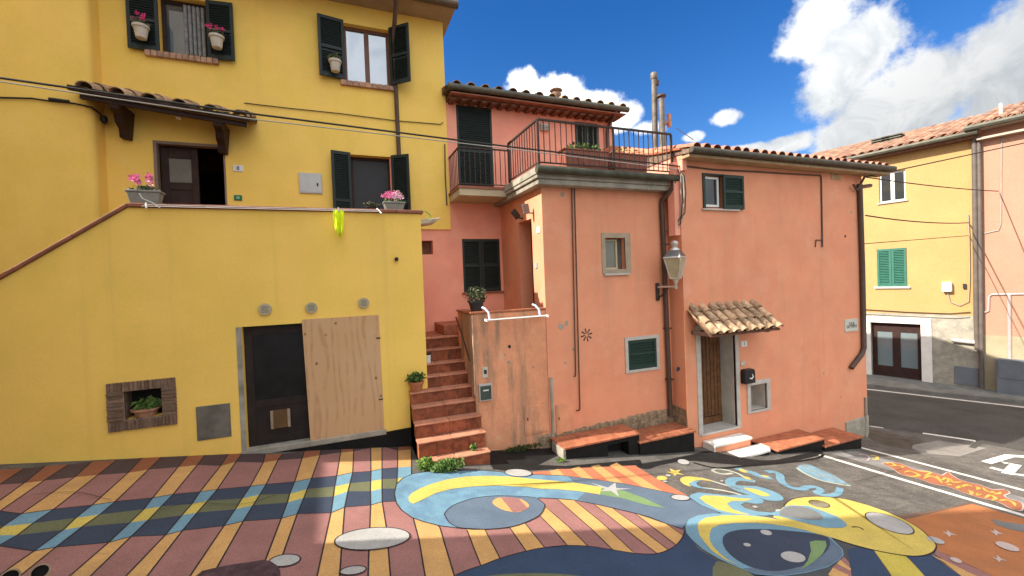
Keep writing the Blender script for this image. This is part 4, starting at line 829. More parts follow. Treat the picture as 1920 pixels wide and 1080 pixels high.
mb = MB().box(XS1+.0, XP-.003, YP, YP+.17, -1.2, zp); mb.box(XS1, XS1+.16, YP+.171, 8.52, -.6, zp-.001); mb.build('parapet', PINKD, st, bevel=.012)
for i in range(3):
    dx = (XP-.01-XS1+.03)/3; BOX(XS1-.03+dx*i+.002, XS1-.03+dx*(i+1)-.002, YP-.03, YP+.2, zp, zp+.035).build('coping_tile', TERR, st, bevel=.006)
for i in range(2): BOX(XS1-.03, XS1+.19, YP+.202+.43*i, YP+.628+.43*i, zp+.001, zp+.034).build('coping_tile', TERR, st, bevel=.006)
MB().tube([(XS1-.05, 8.45, 2.08), (XS1-.06, 8.1, 1.85), (XS1-.06, 7.75, 1.55), (XS1-.06, 7.55, 1.35)], .016, 6).build('handrail', IRON, st)
MB().tube([(XS1-.015, YP-.012, .75), (XS1-.012, YP-.014, 1.5), (XS1-.015, YP-.012, 2.18)], .013, 6).build('lit_edge', mat('sunlit_edge_cream', (.62, .42, .29), .9, .2, 9, .4), st)  # pale strip paints the sunlit sliver along the parapet corner
def hatch(px0, py0, px1, py1, m, nm, th=.012):
    pl_, r_ = plate(px0, py0, px1, py1, YP, m, st, nm, th); return pl_, r_
for q in ((983, 758, 1028, 812), (1042, 757, 1075, 812)):
    pl_, r_ = plate(*q, YP, PINKD, st, 'meter_hatch', .016); sub(BOX(r_[0]+.03, r_[1]-.03, YP-.022, YP-.015, r_[2]+.03, r_[3]-.03), 'door', PINKD, pl_, bevel=.003)
    c = (r_[0]+.05, (r_[2]+r_[3])/2); sub(BOX(c[0], c[0]+.02, YP-.028, YP-.02, c[1], c[1]+.05), 'latch', INK, pl_)
pl_, r_ = plate(897, 719, 921, 750, YP, LGREY, st, 'letter_box', .06); sub(BOX(r_[0]+.02, r_[1]-.02, YP-.068, YP-.058, r_[2]+.02, r_[3]-.03), 'flap', mat('dark_grey_green', (.055, .075, .06), .5, .1), pl_); sub(BOX(r_[0]+.07, r_[1]-.07, YP-.072, YP-.066, r_[3]-.12, r_[3]-.10), 'slot', WHT, pl_)
pl_, r_ = plate(904, 688, 914, 708, YP, POTW, st, 'bell_plate', .015); sub(BOX(r_[0]+.03, r_[1]-.02, YP-.022, YP-.013, r_[2]+.07, r_[3]-.05), 'button', INK, pl_)
for q in ((955, 650, .035), (947, 665, .02), (954, 680, .04), (1000, 688, .02), (960, 714, .02)): wallhole(*q, st, YP, CEM if q[0] != 955 else INK)
a, b = onY(1033, 708, YP-.012), onY(1037, 822, YP-.012)
MB().tube([a, (a+b)/2+Vector((.01, 0, 0)), b], .035, 7).build('drain_stub', CEM, st)

# ---------------------------------------------------------------- right salmon house
gh = thing('salmon_corner_house', 'salmon corner house with tiled awning over a plank door', 'house', (9.6, YR, -1.2))
ZRE = onY(1450, 306, YR).z
hd = (onY(1315, 720, YR).x, onY(1380, 720, YR).x, onY(1350, 806, YR).z, onY(1350, 625, YR).z+.12, .42); hw = hr(1321, 329, 1358, 390, YR, .12); hk = hr(1406, 720, 1437, 768, YR, .34)
mb = MB(); wallY(mb, YR, XR0, XR1, -2.4, ZRE+.05, [hd, hw, hk])
ZBK = 6.15
pr = [(XR0, YR, -2.4), (XR0, 14, -2.4), (XR0, 14, ZBK), (XR0, 9.4, ZBK), (XR0, YR, ZRE+.05)]
for X in (XR0, XR1): mb.add([(X, p[1], p[2]) for p in pr], [(0, 1, 2, 3, 4)])
mb.build('wall', PINK, gh)
# roof, eaves, gutter
YU = 6.66; gz0 = onY(1310, 281, YU).z; gz1 = onY(1677, 316, YU).z; xg0 = XR0-.04; xg1 = onY(1677, 316, YU).x; gzm = (gz0+gz1)/2
ra2 = radians(12)
mb = MB(); mb.prism([(xg0, YU+.06, gzm+.02), (xg0, 10.2, gzm+.02+(10.2-YU)*tan(ra2)), (xg0, 14.5, gzm-.1), (xg0, YR+.02, gzm-.02), (xg0, YU+.06, gzm-.07)], (xg1-xg0-.02, 0, 0)); rf = mb.build('roof', ROOFD, gh)
BOX(XR0-.02, xg1-.06, YU+.08, YR-.001, gzm-.13, gzm-.075).build('soffit', mat('eave_ochre', (.42, .30, .17), .9, .15, 4, .2), gh)
MB().tube([(xg0, YU, gz0+.0), (xg1, YU, gz1+.0)], .062, 10).build('gutter', GUT, gh, smooth=True)
TMr = tile_mesh('red_tile', .45, .105, .09)
for i in range(24):
    for r in range(9):
        x = xg0+.14+i*.27
        if x > xg1-.05: continue
        o = put(TMr, 'roof_tile', mat('red_roof_tile', (.52, .20, .13), .9, .2, 6, .4, 50, rnd=.25, col2=(.42, .19, .13), fine=.2), None, Matrix.Translation((x+random.uniform(-.012, .012), YU-.02+r*.38, gzm+.04+r*.38*tan(ra2)+random.uniform(0, .012))) @ Matrix.Rotation(ra2, 4, 'X') @ Matrix.Rotation(random.uniform(-.05, .05), 4, 'Z')); o.parent = rf
# low parapet towards the terrace with clay coping and verge
mb = MB()
zc0 = onX(1290, 268, XR0).z; zc1 = onX(1165, 268, XR0).z
yv = [YR-.12, 7.6, 8.2, 8.8, 9.4]; zv = [gzm+.10, gzm+.2, gzm+.32, gzm+.44, gzm+.55]
for i in range(4):
    for k in range(3):
        t0, t1 = k/3, (k+1)/3; ya, yb_ = yv[i]+(yv[i+1]-yv[i])*t0, yv[i]+(yv[i+1]-yv[i])*t1; za, zb_ = zv[i]+(zv[i+1]-zv[i])*t0, zv[i]+(zv[i+1]-zv[i])*t1
        o = MB().hexa([(XR0-.09,ya+.004,za-.05),(XR0+.2,ya+.004,za-.05),(XR0+.2,yb_-.004,zb_-.05),(XR0-.09,yb_-.004,zb_-.05),(XR0-.09,ya+.004,za),(XR0+.2,ya+.004,za),(XR0+.2,yb_-.004,zb_),(XR0-.09,yb_-.004,zb_)]).build('verge_tile', TERR, gh, bevel=.006)
BOX(XR0-.014, XR0+.1, YR-.1, 9.4, 4.9, gzm+.0).build('verge_wall', PINKB, gh)
# door
x0, x1, z0, z1, d = hd
mb = MB().box(x0-.12, x0, YR-.02, YR+.05, z0-.03, z1+.1).box(x1, x1+.1, YR-.02, YR+.05, z0-.03, z1+.1).box(x0, x1, YR-.0199, YR+.05, z1, z1+.1); mb.build('door_surround', GREYF, gh, bevel=.004)
mb = MB().box(x0+.001, x0+.012, YR+.05, YR+.42, z0, z1).box(x1-.012, x1-.001, YR+.05, YR+.42, z0, z1); mb.build('reveal', GREYF, gh)
BOX(x0-.08, x1+.07, YR-.045, YR+.395, z0-.035, z0+.006).build('door_sill', GREYF, gh, bevel=.006)
dr = BOX(x0+.012, x1-.012, YR+.40, YR+.44, z0, z1).build('door', WOODD, gh); npk = 9; wp = (x1-x0-.03)/npk
for i in range(npk): sub(BOX(x0+.015+wp*i+.007, x0+.015+wp*(i+1)-.007, YR+.383, YR+.405, z0+.18, z1), 'plank', WOODM, dr, bevel=.005)
sub(BOX(x0+.015, x1-.015, YR+.38, YR+.405, z0+.02, z0+.16), 'kickboard', WOODM, dr); sub(MB().lathe((x0+.10, YR+.37, z0+1.0), [(.012, -.03), (.03, -.02), (.012, .02)], 10, 'y'), 'handle', BLK, dr)
# awning of old tiles
aw = onY(1287, 592, YR-.0); zA = onY(1300, 590, YR).z+.02
YF = YR-.62; xa0 = onY(1335, 628, YF).x; xa1 = onY(1468, 612, YF).x; zF = (onY(1338, 630, YF).z+onY(1466, 612, YF).z)/2
sA = math.atan2(zA+.08-zF, .62)
ad = MB().prism([(xa0+.02, YF+.05, zF-.03), (xa0+.02, YR-.001, zA+.04), (xa0+.02, YR-.001, zA+.01), (xa0+.02, YF+.05, zF-.06)], (xa1-xa0-.04, 0, 0)).build('awning_deck', WOODR, gh)
sub(BOX(xa0+.08, xa0+.15, YF+.1, YR, zF-.06, zF+.02), 'bracket', WOODD, ad); sub(BOX(xa1-.38, xa1-.3, YF+.08, YR, zF-.08, zF+.0), 'bracket', WOODD, ad)
TMa = tile_mesh('awning_tile', .36, .088, .075)
nt_ = 8; st_ = (xa1-xa0)/nt_
for i in range(nt_):
    for r in range(3):
        o = put(TMa, 'awning_tile', ROOFL, None, Matrix.Translation((xa0+st_*(i+.5)+random.uniform(-.02, .02), YF-.03+r*.235, zF+.02+r*.235*tan(sA)+.02*r)) @ Matrix.Rotation(sA-.04, 4, 'X') @ Matrix.Rotation(random.uniform(-.08, .08), 4, 'Z')); o.parent = ad
    for r in range(2):
        o = put(TMa, 'awning_tile', ROOFL, None, Matrix.Translation((xa0+st_*i+.02, YF-.01+r*.3, zF+.055+r*.3*tan(sA))) @ Matrix.Rotation(sA, 4, 'X') @ Matrix.Rotation(pi, 4, 'Y')); o.parent = ad
# window with one leaf closed
x0, x1, z0, z1, d = hw
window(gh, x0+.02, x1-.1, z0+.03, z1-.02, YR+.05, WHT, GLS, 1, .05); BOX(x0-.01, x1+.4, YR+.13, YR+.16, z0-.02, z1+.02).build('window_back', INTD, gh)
MB().box(x0-.06, x0, YR-.03, YR+.03, z0-.02, z1+.03).box(x0, x1, YR-.03, YR+.03, z1, z1+.03).build('shutter_frame', GRN2, gh)
shutter(gh, onY(1395, 360, YR-.05).x, YR-.04, z0-.02, z1+.02, onY(1395, 360, YR).x-onY(1357, 360, YR).x, .0, GRN2, -1, .05); BOX(x0-.1, x1+.4, YR-.05, YR+.02, z0-.055, z0-.022).build('window_sill', GREYF, gh)
# niche with white stone rim
x0, x1, z0, z1, d = hk; a, b, c, e_ = rect(1400, 712, 1443, 772, YR)
MB().box(a, x0, YR-.03, YR+.03, c, e_).box(x1, b, YR-.03, YR+.03, c, e_).box(x0, x1, YR-.03, YR+.03, z1, e_).box(x0, x1, YR-.0298, YR+.03, c, z0).build('niche_rim', GREYF, gh, bevel=.003)
BOX(x0-.02, x1+.02, YR+.33, YR+.36, z0-.02, z1+.02).build('niche_back', CONC, gh); MB().box(x1-.011, x1-.001, YR+.03, YR+.33, z0, z1).box(x0+.001, x1-.011, YR+.03, YR+.33, z0+.001, z0+.011).build('niche_lining', GREYF, gh)
MB().tube([(x0+.04, YR+.25, z0+.05), (x0+.04, YR+.25, z1)], .02, 6).build('niche_pipe', WHT, gh)
pl_, r_ = plate(1389, 639, 1400, 650, YR, WHT, gh, 'house_number', .015); text('2', (r_[0]+r_[1])/2, YR-.017, (r_[2]+r_[3])/2, .09, INK, pl_, 'digit')
plate(1388, 677, 1395, 685, YR, POTW, gh, 'door_bell', .03)
pl_, r_ = plate(1583, 598, 1607, 621, YR, mat('stone_plate', (.55, .53, .46), .7, .08), gh, 'street_sign', .025)
text('VIA', (r_[0]+r_[1])/2, YR-.027, r_[3]-.13, .15, INK, pl_, 'lettering'); text('DEL PONTE', (r_[0]+r_[1])/2, YR-.027, r_[2]+.12, .105, INK, pl_, 'lettering', spread=.75)
# pipes and cables on the front
px_ = lambda x, y, o=.06: onY(x, y, YR-o)
MB().tube([px_(1612, 345), px_(1617, 500), px_(1620, 652), px_(1616, 664), px_(1596, 690)], .06, 10).build('downpipe', BRN, gh, smooth=True)
MB().tube([px_(1612, 352), px_(1618, 350), onY(1632, 348, YR+.1)], .05, 8).build('pipe_elbow', BRN, gh)
MB().tube([px_(1281, 311, .02), px_(1340, 318, .02), px_(1420, 322, .02), px_(1500, 327, .02), px_(1539, 329, .02), px_(1540, 335, .02), px_(1542, 450, .02), px_(1542, 463, .02)], .018, 6).build('conduit', BRN, gh)
MB().tube([px_(1542, 450, .02), px_(1530, 450, .02), px_(1529, 463, .02)], .012, 6).build('conduit', IRON, gh)
MB().tube([px_(1600, 346, .1), px_(1607, 357, .1), px_(1614, 344, .1), px_(1622, 330, .2)], .03, 6).build('cable_bracket', BRN, gh)
c = px_(1567, 325, .0); BOX(c.x-.2, c.x+.16, YR-.012, YR+.01, c.z-.17, c.z+.13).build('vent_patch', mat('pale_ochre_plaster', (.48, .33, .19), .9, .15, 5, .3), gh); MB().lathe((c.x, YR-.02, c.z), [(.03, -.01), (.04, .02)], 10, 'y').build('vent_hole', INK, gh)
for q in ((1585, 443, .035), (1596, 398, .03), (1272, 692, .06), (1545, 700, .03), (1537, 706, .02), (1577, 745, .02)): wallhole(*q, gh, YR, INK if q[2] > .03 else CEM)
for i in range(4):
    y0_ = .02*i; MB().tube([onX(1270+3*i, 318+2*i, XR0-.05), onX(1283-2*i, 330, XR0-.06), onX(1286-3*i, 360+i*8, XR0-.05), onX(1284-4*i, 400+i*10, XR0-.04), onX(1270-8*i, 415+6*i, XR0-.05)], .012, 5).build('cable_bundle', CABW if i % 2 else CABL, gh)
BOX(XR0-.13, XR0-.001, YR+.03, YR+.22, onX(1283, 440, XR0).z, onX(1283, 300, XR0).z).build('chase_cover', PINKB, gh)
MB().tube([px_(1622.5, 745, .02), px_(1624, 822, .02)], .03, 6).build('corner_pipe', CONC, gh)
plinth_strip(onY(1585, 790, YR).x, XR1+.012, onY(1600, 788, YR).z, onY(1620, 780, YR).z, YR, .004, gh, m=CEM)
# flues on the roof
for px, pt, pb_, rr, Y_ in ((1226, 140, 290, .07, 8.8), (1240, 182, 290, .07, 8.6)):
    t, b_ = onY(px, pt, Y_), onY(px+3, pb_, Y_)
    fl = MB().tube([b_, t], rr, 12).build('flue', mat('galvanised_flue', (.17, .145, .12), .55, .3, 6, .2, 30, metal=.2), gh, smooth=True)
    sub(MB().lathe(t, [(rr*1.15, -.12), (rr*1.25, -.1), (rr*1.25, .02), (rr*1.1, .04)] if px < 1230 else [(rr*.9, -.02), (rr*1.7, 0), (rr*1.7, .04), (rr*.3, .09)], 12), 'cowl', BRN if px > 1230 else MATS['galvanised_flue'], fl, smooth=True)
    if px < 1230: sub(MB().lathe(t+Vector((.03, -.02, -.22)), [(rr*1.1, -.06), (rr*1.2, .06)], 12), 'collar', BRN, fl)
c = onY(1244, 233, 8.6); fl = MB().tube([c, onY(1253, 229, 8.6)], .05, 8).build('flue_branch', ROOF, gh); sub(MB().tube([onY(1254, 214, 8.6), onY(1255, 238, 8.6)], .05, 8), 'outlet', ROOF, fl)
MB().tube([onY(1268, 240, 7.6), onY(1300, 262, 7.3)], .008, 5).build('aerial', IRON, gh)

# ---------------------------------------------------------------- benches and marble steps
BB = mat('black_bench_paint', (.010, .009, .008), .8, .3, 6, .3, 40)
def bench(nm, label, x0, x1, z, Y0, Y1, gap=None, nx=6, tilt=0):
    t = thing('masonry_bench', label, 'bench', ((x0+x1)/2, Y0, z-.4), 'tiled masonry benches along the salmon houses')
    mb = MB()
    if gap: mb.box(x0+.03, gap[0], Y0+.04, Y1, z-1.2, z-.035).box(gap[1], x1-.03, Y0+.04, Y1, z-1.2, z-.035).box(gap[0], gap[1], Y0+.041, Y1, z-.12, z-.036).box(gap[0], gap[1], Y0+.3, Y1, z-1.2, z-.12)
    else: mb.box(x0+.03, x1-.03, Y0+.04, Y1, z-1.2, z-.035)
    mb.build('base', BB, t)
    wd = (x1-x0)/nx; ny = 2; wy = (Y1-Y0)/ny
    for i in range(nx):
        for k in range(ny): BOX(x0+wd*i+.002, x0+wd*(i+1)-.002, Y0+wy*k+.002, Y0+wy*(k+1)-.002, z-.035, z+random.uniform(-.001, .002)).build('top_tile', TERR, t, bevel=.004)
    return t
b1 = bench('b', 'long tiled bench with an open gap below, beside the stair', 3.62, 5.30, -.27, 6.82, YP-.03, (4.55, 5.02), 7)
BOX(3.60, 3.648, 6.85, 7.3, -1.3, -.302).build('end_panel', CONC, b1)
b2 = bench('b', 'short tiled bench in the corner behind the downpipe', 5.22, XR0-.02, -.43, 6.78, YP-.03, None, 5)
XB = onY(1410, 825, YR-.03).x
bench('b', 'tiled bench next to the white marble steps', 8.42, 9.98, -1.02, 6.36, YR-.02, None, 6)
bench('b', 'lowest tiled bench at the outer house corner', 9.86, 11.22, -1.18, 6.32, YR-.02, None, 5)
ws = thing('marble_step', 'upper white marble step block under the plank door', 'step', (7.4, 6.7, -1)); x0, x1 = 7.02, 8.1
BOX(x0+.03, x1-.03, 6.73, YR-.02, -1.6, -.84).build('block', PINK, ws); BOX(x0, x1, 6.70, YR-.021, -.84, -.79).build('tread', MARB, ws, bevel=.008); BOX(x0, x0+.03, 6.71, YR-.022, -1.5, -.842).build('side', MARB, ws)
ws2 = thing('marble_slab', 'lower rounded white marble slab on black base by the door', 'step', (7.5, 6.5, -1.1))
pts = [(6.95, 6.72), (6.93, 6.5), (7.05, 6.40), (7.9, 6.36), (8.22, 6.38), (8.34, 6.5), (8.35, 6.72)]
MB().prism([(x, y, -1.02) for x, y in pts], (0, 0, .05)).build('tread', MARB, ws2, bevel=.008); MB().prism([(x*.97+.23, y*.97+.21, -1.7) for x, y in pts], (0, 0, .679)).build('base', BB, ws2)

# ---------------------------------------------------------------- wall lantern
ln = thing('wall_lantern', 'silver glass street lantern on bracket beside the downpipe', 'lantern', onY(1235, 540, YP-.1))
tp = onY(1266, 497, 6.95); lx, ly = tp.x, tp.y; zt = onY(1266, 483, 6.95).z; zb = onY(1264, 522, 6.95).z
SILV = mat('silver_paint', (.62, .61, .58), .3, .15, 8, .1, 60, metal=.5)
def ring(r, z): return [(lx+r*cos(a), ly+r*sin(a), z) for a in (pi/4+.5, 3*pi/4+.5, 5*pi/4+.5, 7*pi/4+.5)]
r1, r2 = .235, .115
A, B2 = ring(r2, zb), ring(r1, zt); MB().add(A+B2, [(0,1,5,4),(1,2,6,5),(2,3,7,6),(3,0,4,7),(3,2,1,0)]).build('pane', mat('lantern_glass', (.42, .36, .22), .25, .1, 6, spec=.6), ln)
fr = MB()
for i in range(4): fr.tube([A[i], B2[i]], .014, 6); fr.tube([A[i], A[(i+1) % 4]], .012, 6); fr.tube([B2[i], B2[(i+1) % 4]], .02, 6)
fr.build('frame', SILV, ln)
T0, T1 = ring(r1*1.06, zt+.01), ring(.15, zt+.15); MB().add(T0+T1, [(0,1,5,4),(1,2,6,5),(2,3,7,6),(3,0,4,7),(4,5,6,7),(3,2,1,0)]).build('roof', mat('dark_silver', (.16, .15, .15), .35, .2, 8, metal=.6), ln, bevel=.01)
MB().lathe((lx, ly, zt+.15), [(.1, 0), (.09, .03), (.045, .06), (.05, .09), (.075, .13), (.07, .17), (.02, .2)], 12).build('finial', SILV, ln, smooth=True)
MB().lathe((lx, ly, zb-.17), [(.015, -.05), (.03, -.02), (.02, .04), (.05, .12), (.10, .17)], 10).build('base', SILV, ln, smooth=True)
mo = onY(1233, 541, YP-.02)
MB().tube([(mo.x, YP-.03, mo.z+.03), ((mo.x+lx)/2, (YP+ly)/2, zb-.17), (lx, ly, zb-.17)], .022, 8).build('arm', SILV, ln)
MB().tube([(mo.x, YP-.03, mo.z-.2), ((mo.x*.7+lx*.3), (YP*.7+ly*.3), mo.z-.14), ((mo.x*.4+lx*.6), (YP*.4+ly*.6), zb-.19)], .018, 8).build('scroll', IRON, ln)
BOX(mo.x-.05, mo.x+.05, YP-.04, YP, mo.z-.26, mo.z+.12).build('wall_plate', IRON, ln, bevel=.015)
# black letter box by the plank door
lb = thing('letter_box', 'small black letter box with white horn emblem by plank door', 'letter box', onY(1398, 716, YR-.05))
a, b, c, e_ = rect(1388, 691, 1407, 717, YR); mb = MB().prism([(a, YR-.13, c), (b, YR-.13, c), (b, YR-.13, e_-.05), (b-.03, YR-.13, e_), (a+.03, YR-.13, e_), (a, YR-.13, e_-.05)], (0, .13, 0)); mb.build('box', BLK, lb, bevel=.008)
cx_, cz_ = (a+b)/2+.03, (c+e_)/2; MB().tube([(cx_-.06, YR-.133, cz_-.03), (cx_, YR-.133, cz_-.05), (cx_+.05, YR-.133, cz_-.01), (cx_+.02, YR-.133, cz_+.05)], [.012, .02, .016, .01], 6).build('emblem', WHT, lb)

# ---------------------------------------------------------------- far side of the street
FO = Vector((20.4, 10.3, 0)); FD = Vector((.206, -.978, 0)).normalized(); FN = Vector((-.978, -.206, 0)).normalized()   # along wall towards the viewer's right; outward normal
def fw(px, py, off=0):
    d = ray(px, py); o = FO+FN*off; t = (o-CAM).dot(FN)/d.dot(FN); P = CAM+d*t; return (P-FO).dot(FD), P.z
FM = Matrix(((FD.x, -FN.x, 0, FO.x), (FD.y, -FN.y, 0, FO.y), (0, 0, 1, 0), (0, 0, 0, 1)))   # local: x along wall, y inward, z up
def fb(nm, m, parent, mb, **k): return mb.xf(FM).build(nm, m, parent, **k)
def frect(px0, py0, px1, py1):
    a, b, c, e = fw(px0, py0), fw(px1, py0), fw(px1, py1), fw(px0, py1); return (a[0]+e[0])/2, (b[0]+c[0])/2, (c[1]+e[1])/2, (a[1]+b[1])/2
def floc(u, z, off=0): return FM @ Vector((u, -off, z))
fy = thing('far_yellow_house', 'bright yellow house across the street with teal shutters', 'house', floc(0, -1.7))
uS = fw(1836, 500)[0]; zE = 7.33; u0 = -9
hW1 = (*frect(1648, 322, 1698, 378), .12); hS1 = (*frect(1645, 466, 1700, 537), .05); hD1 = (*frect(1634, 606, 1728, 712), .25)
bz = fw(1700, 588)[1]
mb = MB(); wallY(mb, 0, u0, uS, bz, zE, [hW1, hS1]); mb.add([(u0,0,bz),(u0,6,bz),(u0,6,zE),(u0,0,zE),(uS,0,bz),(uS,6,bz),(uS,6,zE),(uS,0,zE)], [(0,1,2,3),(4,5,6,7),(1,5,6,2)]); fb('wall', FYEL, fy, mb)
mb = MB(); wallY(mb, -.02, u0, uS, -2.6, bz, [hD1]); mb.add([(u0,-.02,bz),(uS,-.02,bz),(uS,.01,bz),(u0,.01,bz)], [(0,1,2,3)]); fb('ground_floor_wall', CEM, fy, mb)
def fwindow(h, n, m, g, parent):
    x0, x1, z0, z1, d = h; mb = MB(); f_ = .06; cols = [x0+(x1-x0)*i/n for i in range(n+1)]
    mb.box(x0, x1, d-.05, d, z0, z0+f_).box(x0, x1, d-.05, d, z1-f_, z1)
    for i, c in enumerate(cols): mb.box(*((c, c+f_) if i == 0 else (c-f_, c) if i == n else (c-f_, c+f_)), d-.049, d-.001, z0+f_, z1-f_)
    o = fb('window', m, parent, mb)
    for i in range(n): sub(MB().box(cols[i], cols[i+1], d-.03, d-.01, z0, z1).xf(FM), 'pane', g, o)
fwindow(hW1, 2, WHT, GLS, fy); fb('window_sill', GREYF, fy, MB().box(hW1[0]-.06, hW1[1]+.06, -.05, .1, hW1[2]-.05, hW1[2]))
x0, x1, z0, z1, d = hS1
for k in range(2):
    a, b = (x0, (x0+x1)/2-.005) if k == 0 else ((x0+x1)/2+.005, x1)
    o = fb('shutter', GRN3, fy, MB().box(a, a+.07, -.03, .03, z0, z1).box(b-.07, b, -.03, .03, z0, z1).box(a+.07, b-.07, -.03, .03, z0, z0+.09).box(a+.07, b-.07, -.03, .03, z1-.09, z1).box(a+.07, b-.07, .015, .03, z0+.09, z1-.09))
    mb = MB(); z = z0+.1
    while z < z1-.12: mb.hexa([(a+.07,-.028,z),(b-.07,-.028,z),(b-.07,.01,z+.03),(a+.07,.01,z+.03),(a+.07,-.028,z+.012),(b-.07,-.028,z+.012),(b-.07,.01,z+.042),(a+.07,.01,z+.042)]); z += .066
    s_ = sub(mb.xf(FM), 'slats', GRN3, o); s_['kind'] = 'stuff'
fb('window_sill', WHT, fy, MB().box(x0-.1, x1+.1, -.07, .03, z0-.07, z0-.01))
x0, x1, z0, z1, d = hD1
fb('door_surround', MARB, fy, MB().box(x0-.28, x0, -.06, .05, z0-.1, z1+.24).box(x1, x1+.30, -.06, .05, z0-.1, z1+.24).box(x0, x1, -.059, .05, z1, z1+.24), bevel=.008)
o = fb('shop_door', WOODD, fy, MB().box(x0, x0+.16, .12, .2, z0, z1).box(x1-.14, x1, .12, .2, z0, z1).box((x0+x1)/2-.12, (x0+x1)/2+.12, .121, .199, z0, z1).box(x0, x1, .122, .198, z0, z0+.5).box(x0, x1, .122, .198, z1-.36, z1))
for k in range(2):
    a, b = (x0+.1, (x0+x1)/2-.06) if k == 0 else ((x0+x1)/2+.06, x1-.1); sub(MB().box(a, b, .15, .17, z0+.4, z1-.3).xf(FM), 'pane', GLSB, o)
fb('shop_sill', CONC, fy, MB().box(x0-.3, x1+.3, -.25, .2, z0-.4, z0-.01))
a, b, c, e_ = frect(1768, 529, 1786, 547); o = fb('junction_box', WHT, fy, MB().box(a, b, -.16, 0, c, e_), bevel=.02)
fb('intercom', INK, fy, MB().box(*fw(1806, 536)[:1], fw(1812, 536)[0], -.06, 0, fw(1806, 541)[1], fw(1806, 532)[1]))
a, b, c, e_ = frect(1790, 688, 1835, 722); fb('cellar_hatch', mat('slate_grey_paint', (.15, .165, .18), .7, .1), fy, MB().box(a, b, -.05, 0, c, e_), bevel=.01)
P3 = lambda px, py, off=.04: floc(*fw(px, py), off)
MB().tube([P3(1786, 637, .1), P3(1836, 642, .1)], .07, 8).build('drain_branch', GREYF, fy, smooth=True)
MB().tube([P3(1621, 580), P3(1700, 585), P3(1780, 588), P3(1820, 585)], .014, 5).build('wall_cable', CABL, fy); MB().tube([P3(1621, 588), P3(1700, 592), P3(1790, 596), P3(1818, 594)], .02, 5).build('wall_cable', CABW, fy)
MB().tube([P3(1777, 548), P3(1782, 566), P3(1800, 573), P3(1817, 565), P3(1819, 520), P3(1818, 440), P3(1816, 402)], .014, 5).build('wall_cable', CABW, fy)
# roof and gutter
zg = (fw(1621, 292, .35)[1]+fw(1820, 251, .35)[1])/2; rr_ = radians(17)
rfy = fb('roof', ROOF, fy, MB().prism([(u0-.5, -.42, zg+.03), (u0-.5, 5.4, zg+.03+5.82*tan(rr_)), (u0-.5, 6.4, zg-.2), (u0-.5, 0, zg-.06)], (uS+.15-u0+.5, 0, 0)))
fb('gutter', GUT, fy, MB().tube([(u0-.5, -.42, zg), (uS+.1, -.42, zg)], .09, 8), smooth=True)
fb('eave_board', WOODR, fy, MB().box(u0, uS, -.36, 0, zg-.16, zg-.07))
TF = tile_mesh('far_tile', .5, .13, .115, .02, 5)
ROOFF = mat('far_roof_tile', (.37, .185, .115), .9, .2, 3, .4, 30, rnd=.28, col2=(.30, .185, .125), fine=.15)
ncol = 30; nrow = 10; uu0 = uS+.05-ncol*.30
for i in range(ncol):
    for r in range(nrow):
        o = put(TF, 'roof_tile', ROOFF, None, FM @ Matrix.Translation((uu0+.15+i*.30+random.uniform(-.012, .012), -.46+r*.58, zg+.06+r*.58*tan(rr_)+random.uniform(0, .015))) @ Matrix.Rotation(rr_, 4, 'X') @ Matrix.Diagonal((1, 1.3, 1, 1))); o.parent = rfy
uc, zc_ = fw(1622, 262, -1.5); 
for k in range(2):
    cu = fw(1611+22*k, 258, 0)[0]; base_z = zg+.4
    ch = fb('chimney', BRICKD, fy, MB().box(cu-.26, cu+.26, 2.5, 2.9, base_z, zg+.98)); 
    for q in range(3): sub(MB().box(cu-.33, cu+.33, 2.4, 3.0, zg+1.0+q*.10, zg+1.045+q*.10).xf(FM), 'cap', GUT, ch)
# twin downpipes on the party line
for k, px in enumerate((1829, 1838)):
    MB().tube([P3(px-1, 250 if k == 0 else 268, .12), P3(px+1, 420, .12), P3(px+3, 600, .12), P3(px+5, 735 if k else 655, .12)], .07 if k == 0 else .06, 10).build('downpipe', mat('grey_brown_pipe', (.15, .12, .10), .5, .15, 4, metal=.2), fy, smooth=True)
fk = thing('far_pink_house', 'pale pink house at the right edge across the street', 'house', floc(uS+2, -1.7))
uE = uS+9; zE2 = fw(1920, 232)[1]; zE2 = fw(1850, 243)[1]
mb = MB(); hz = fw(1880, 630)[1]
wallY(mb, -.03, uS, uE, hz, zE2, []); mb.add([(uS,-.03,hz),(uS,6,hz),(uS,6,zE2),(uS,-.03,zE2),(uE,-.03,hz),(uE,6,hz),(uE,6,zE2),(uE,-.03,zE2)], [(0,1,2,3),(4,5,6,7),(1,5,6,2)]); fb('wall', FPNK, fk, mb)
fb('dado', mat('olive_grey_dado', (.36, .31, .20), .95, .12, 2, .3), fk, MB().box(uS, uE, -.04, .1, -2.6, hz))
zg2 = zE2+.05
rfk = fb('roof', ROOF, fk, MB().prism([(uS-.15, -.5, zg2+.06), (uS-.15, 5.4, zg2+.06+5.9*tan(rr_)), (uS-.15, 6.4, zg2), (uS-.15, 0, zg2)], (uE-uS, 0, 0)))
fb('gutter', GUT, fk, MB().tube([(uS-.2, -.52, zg2+.02), (uE, -.52, zg2+.02)], .1, 8), smooth=True)
fb('cornice', mat('cornice_cream', (.5, .42, .33), .9, .1), fk, MB().box(uS+.05, uE, -.3, 0, zE2-.35, zE2-.28).box(uS, uE, -.5, 0, zE2-.02, zE2+.03))
for i in range(17):
    for r in range(8):
        o = put(TF, 'roof_tile', ROOFF, None, FM @ Matrix.Translation((uS-.02+i*.30, -.54+r*.58, zg2+.09+r*.58*tan(rr_)+random.uniform(0, .02))) @ Matrix.Rotation(rr_, 4, 'X') @ Matrix.Diagonal((1, 1.3, 1, 1))); o.parent = rfk
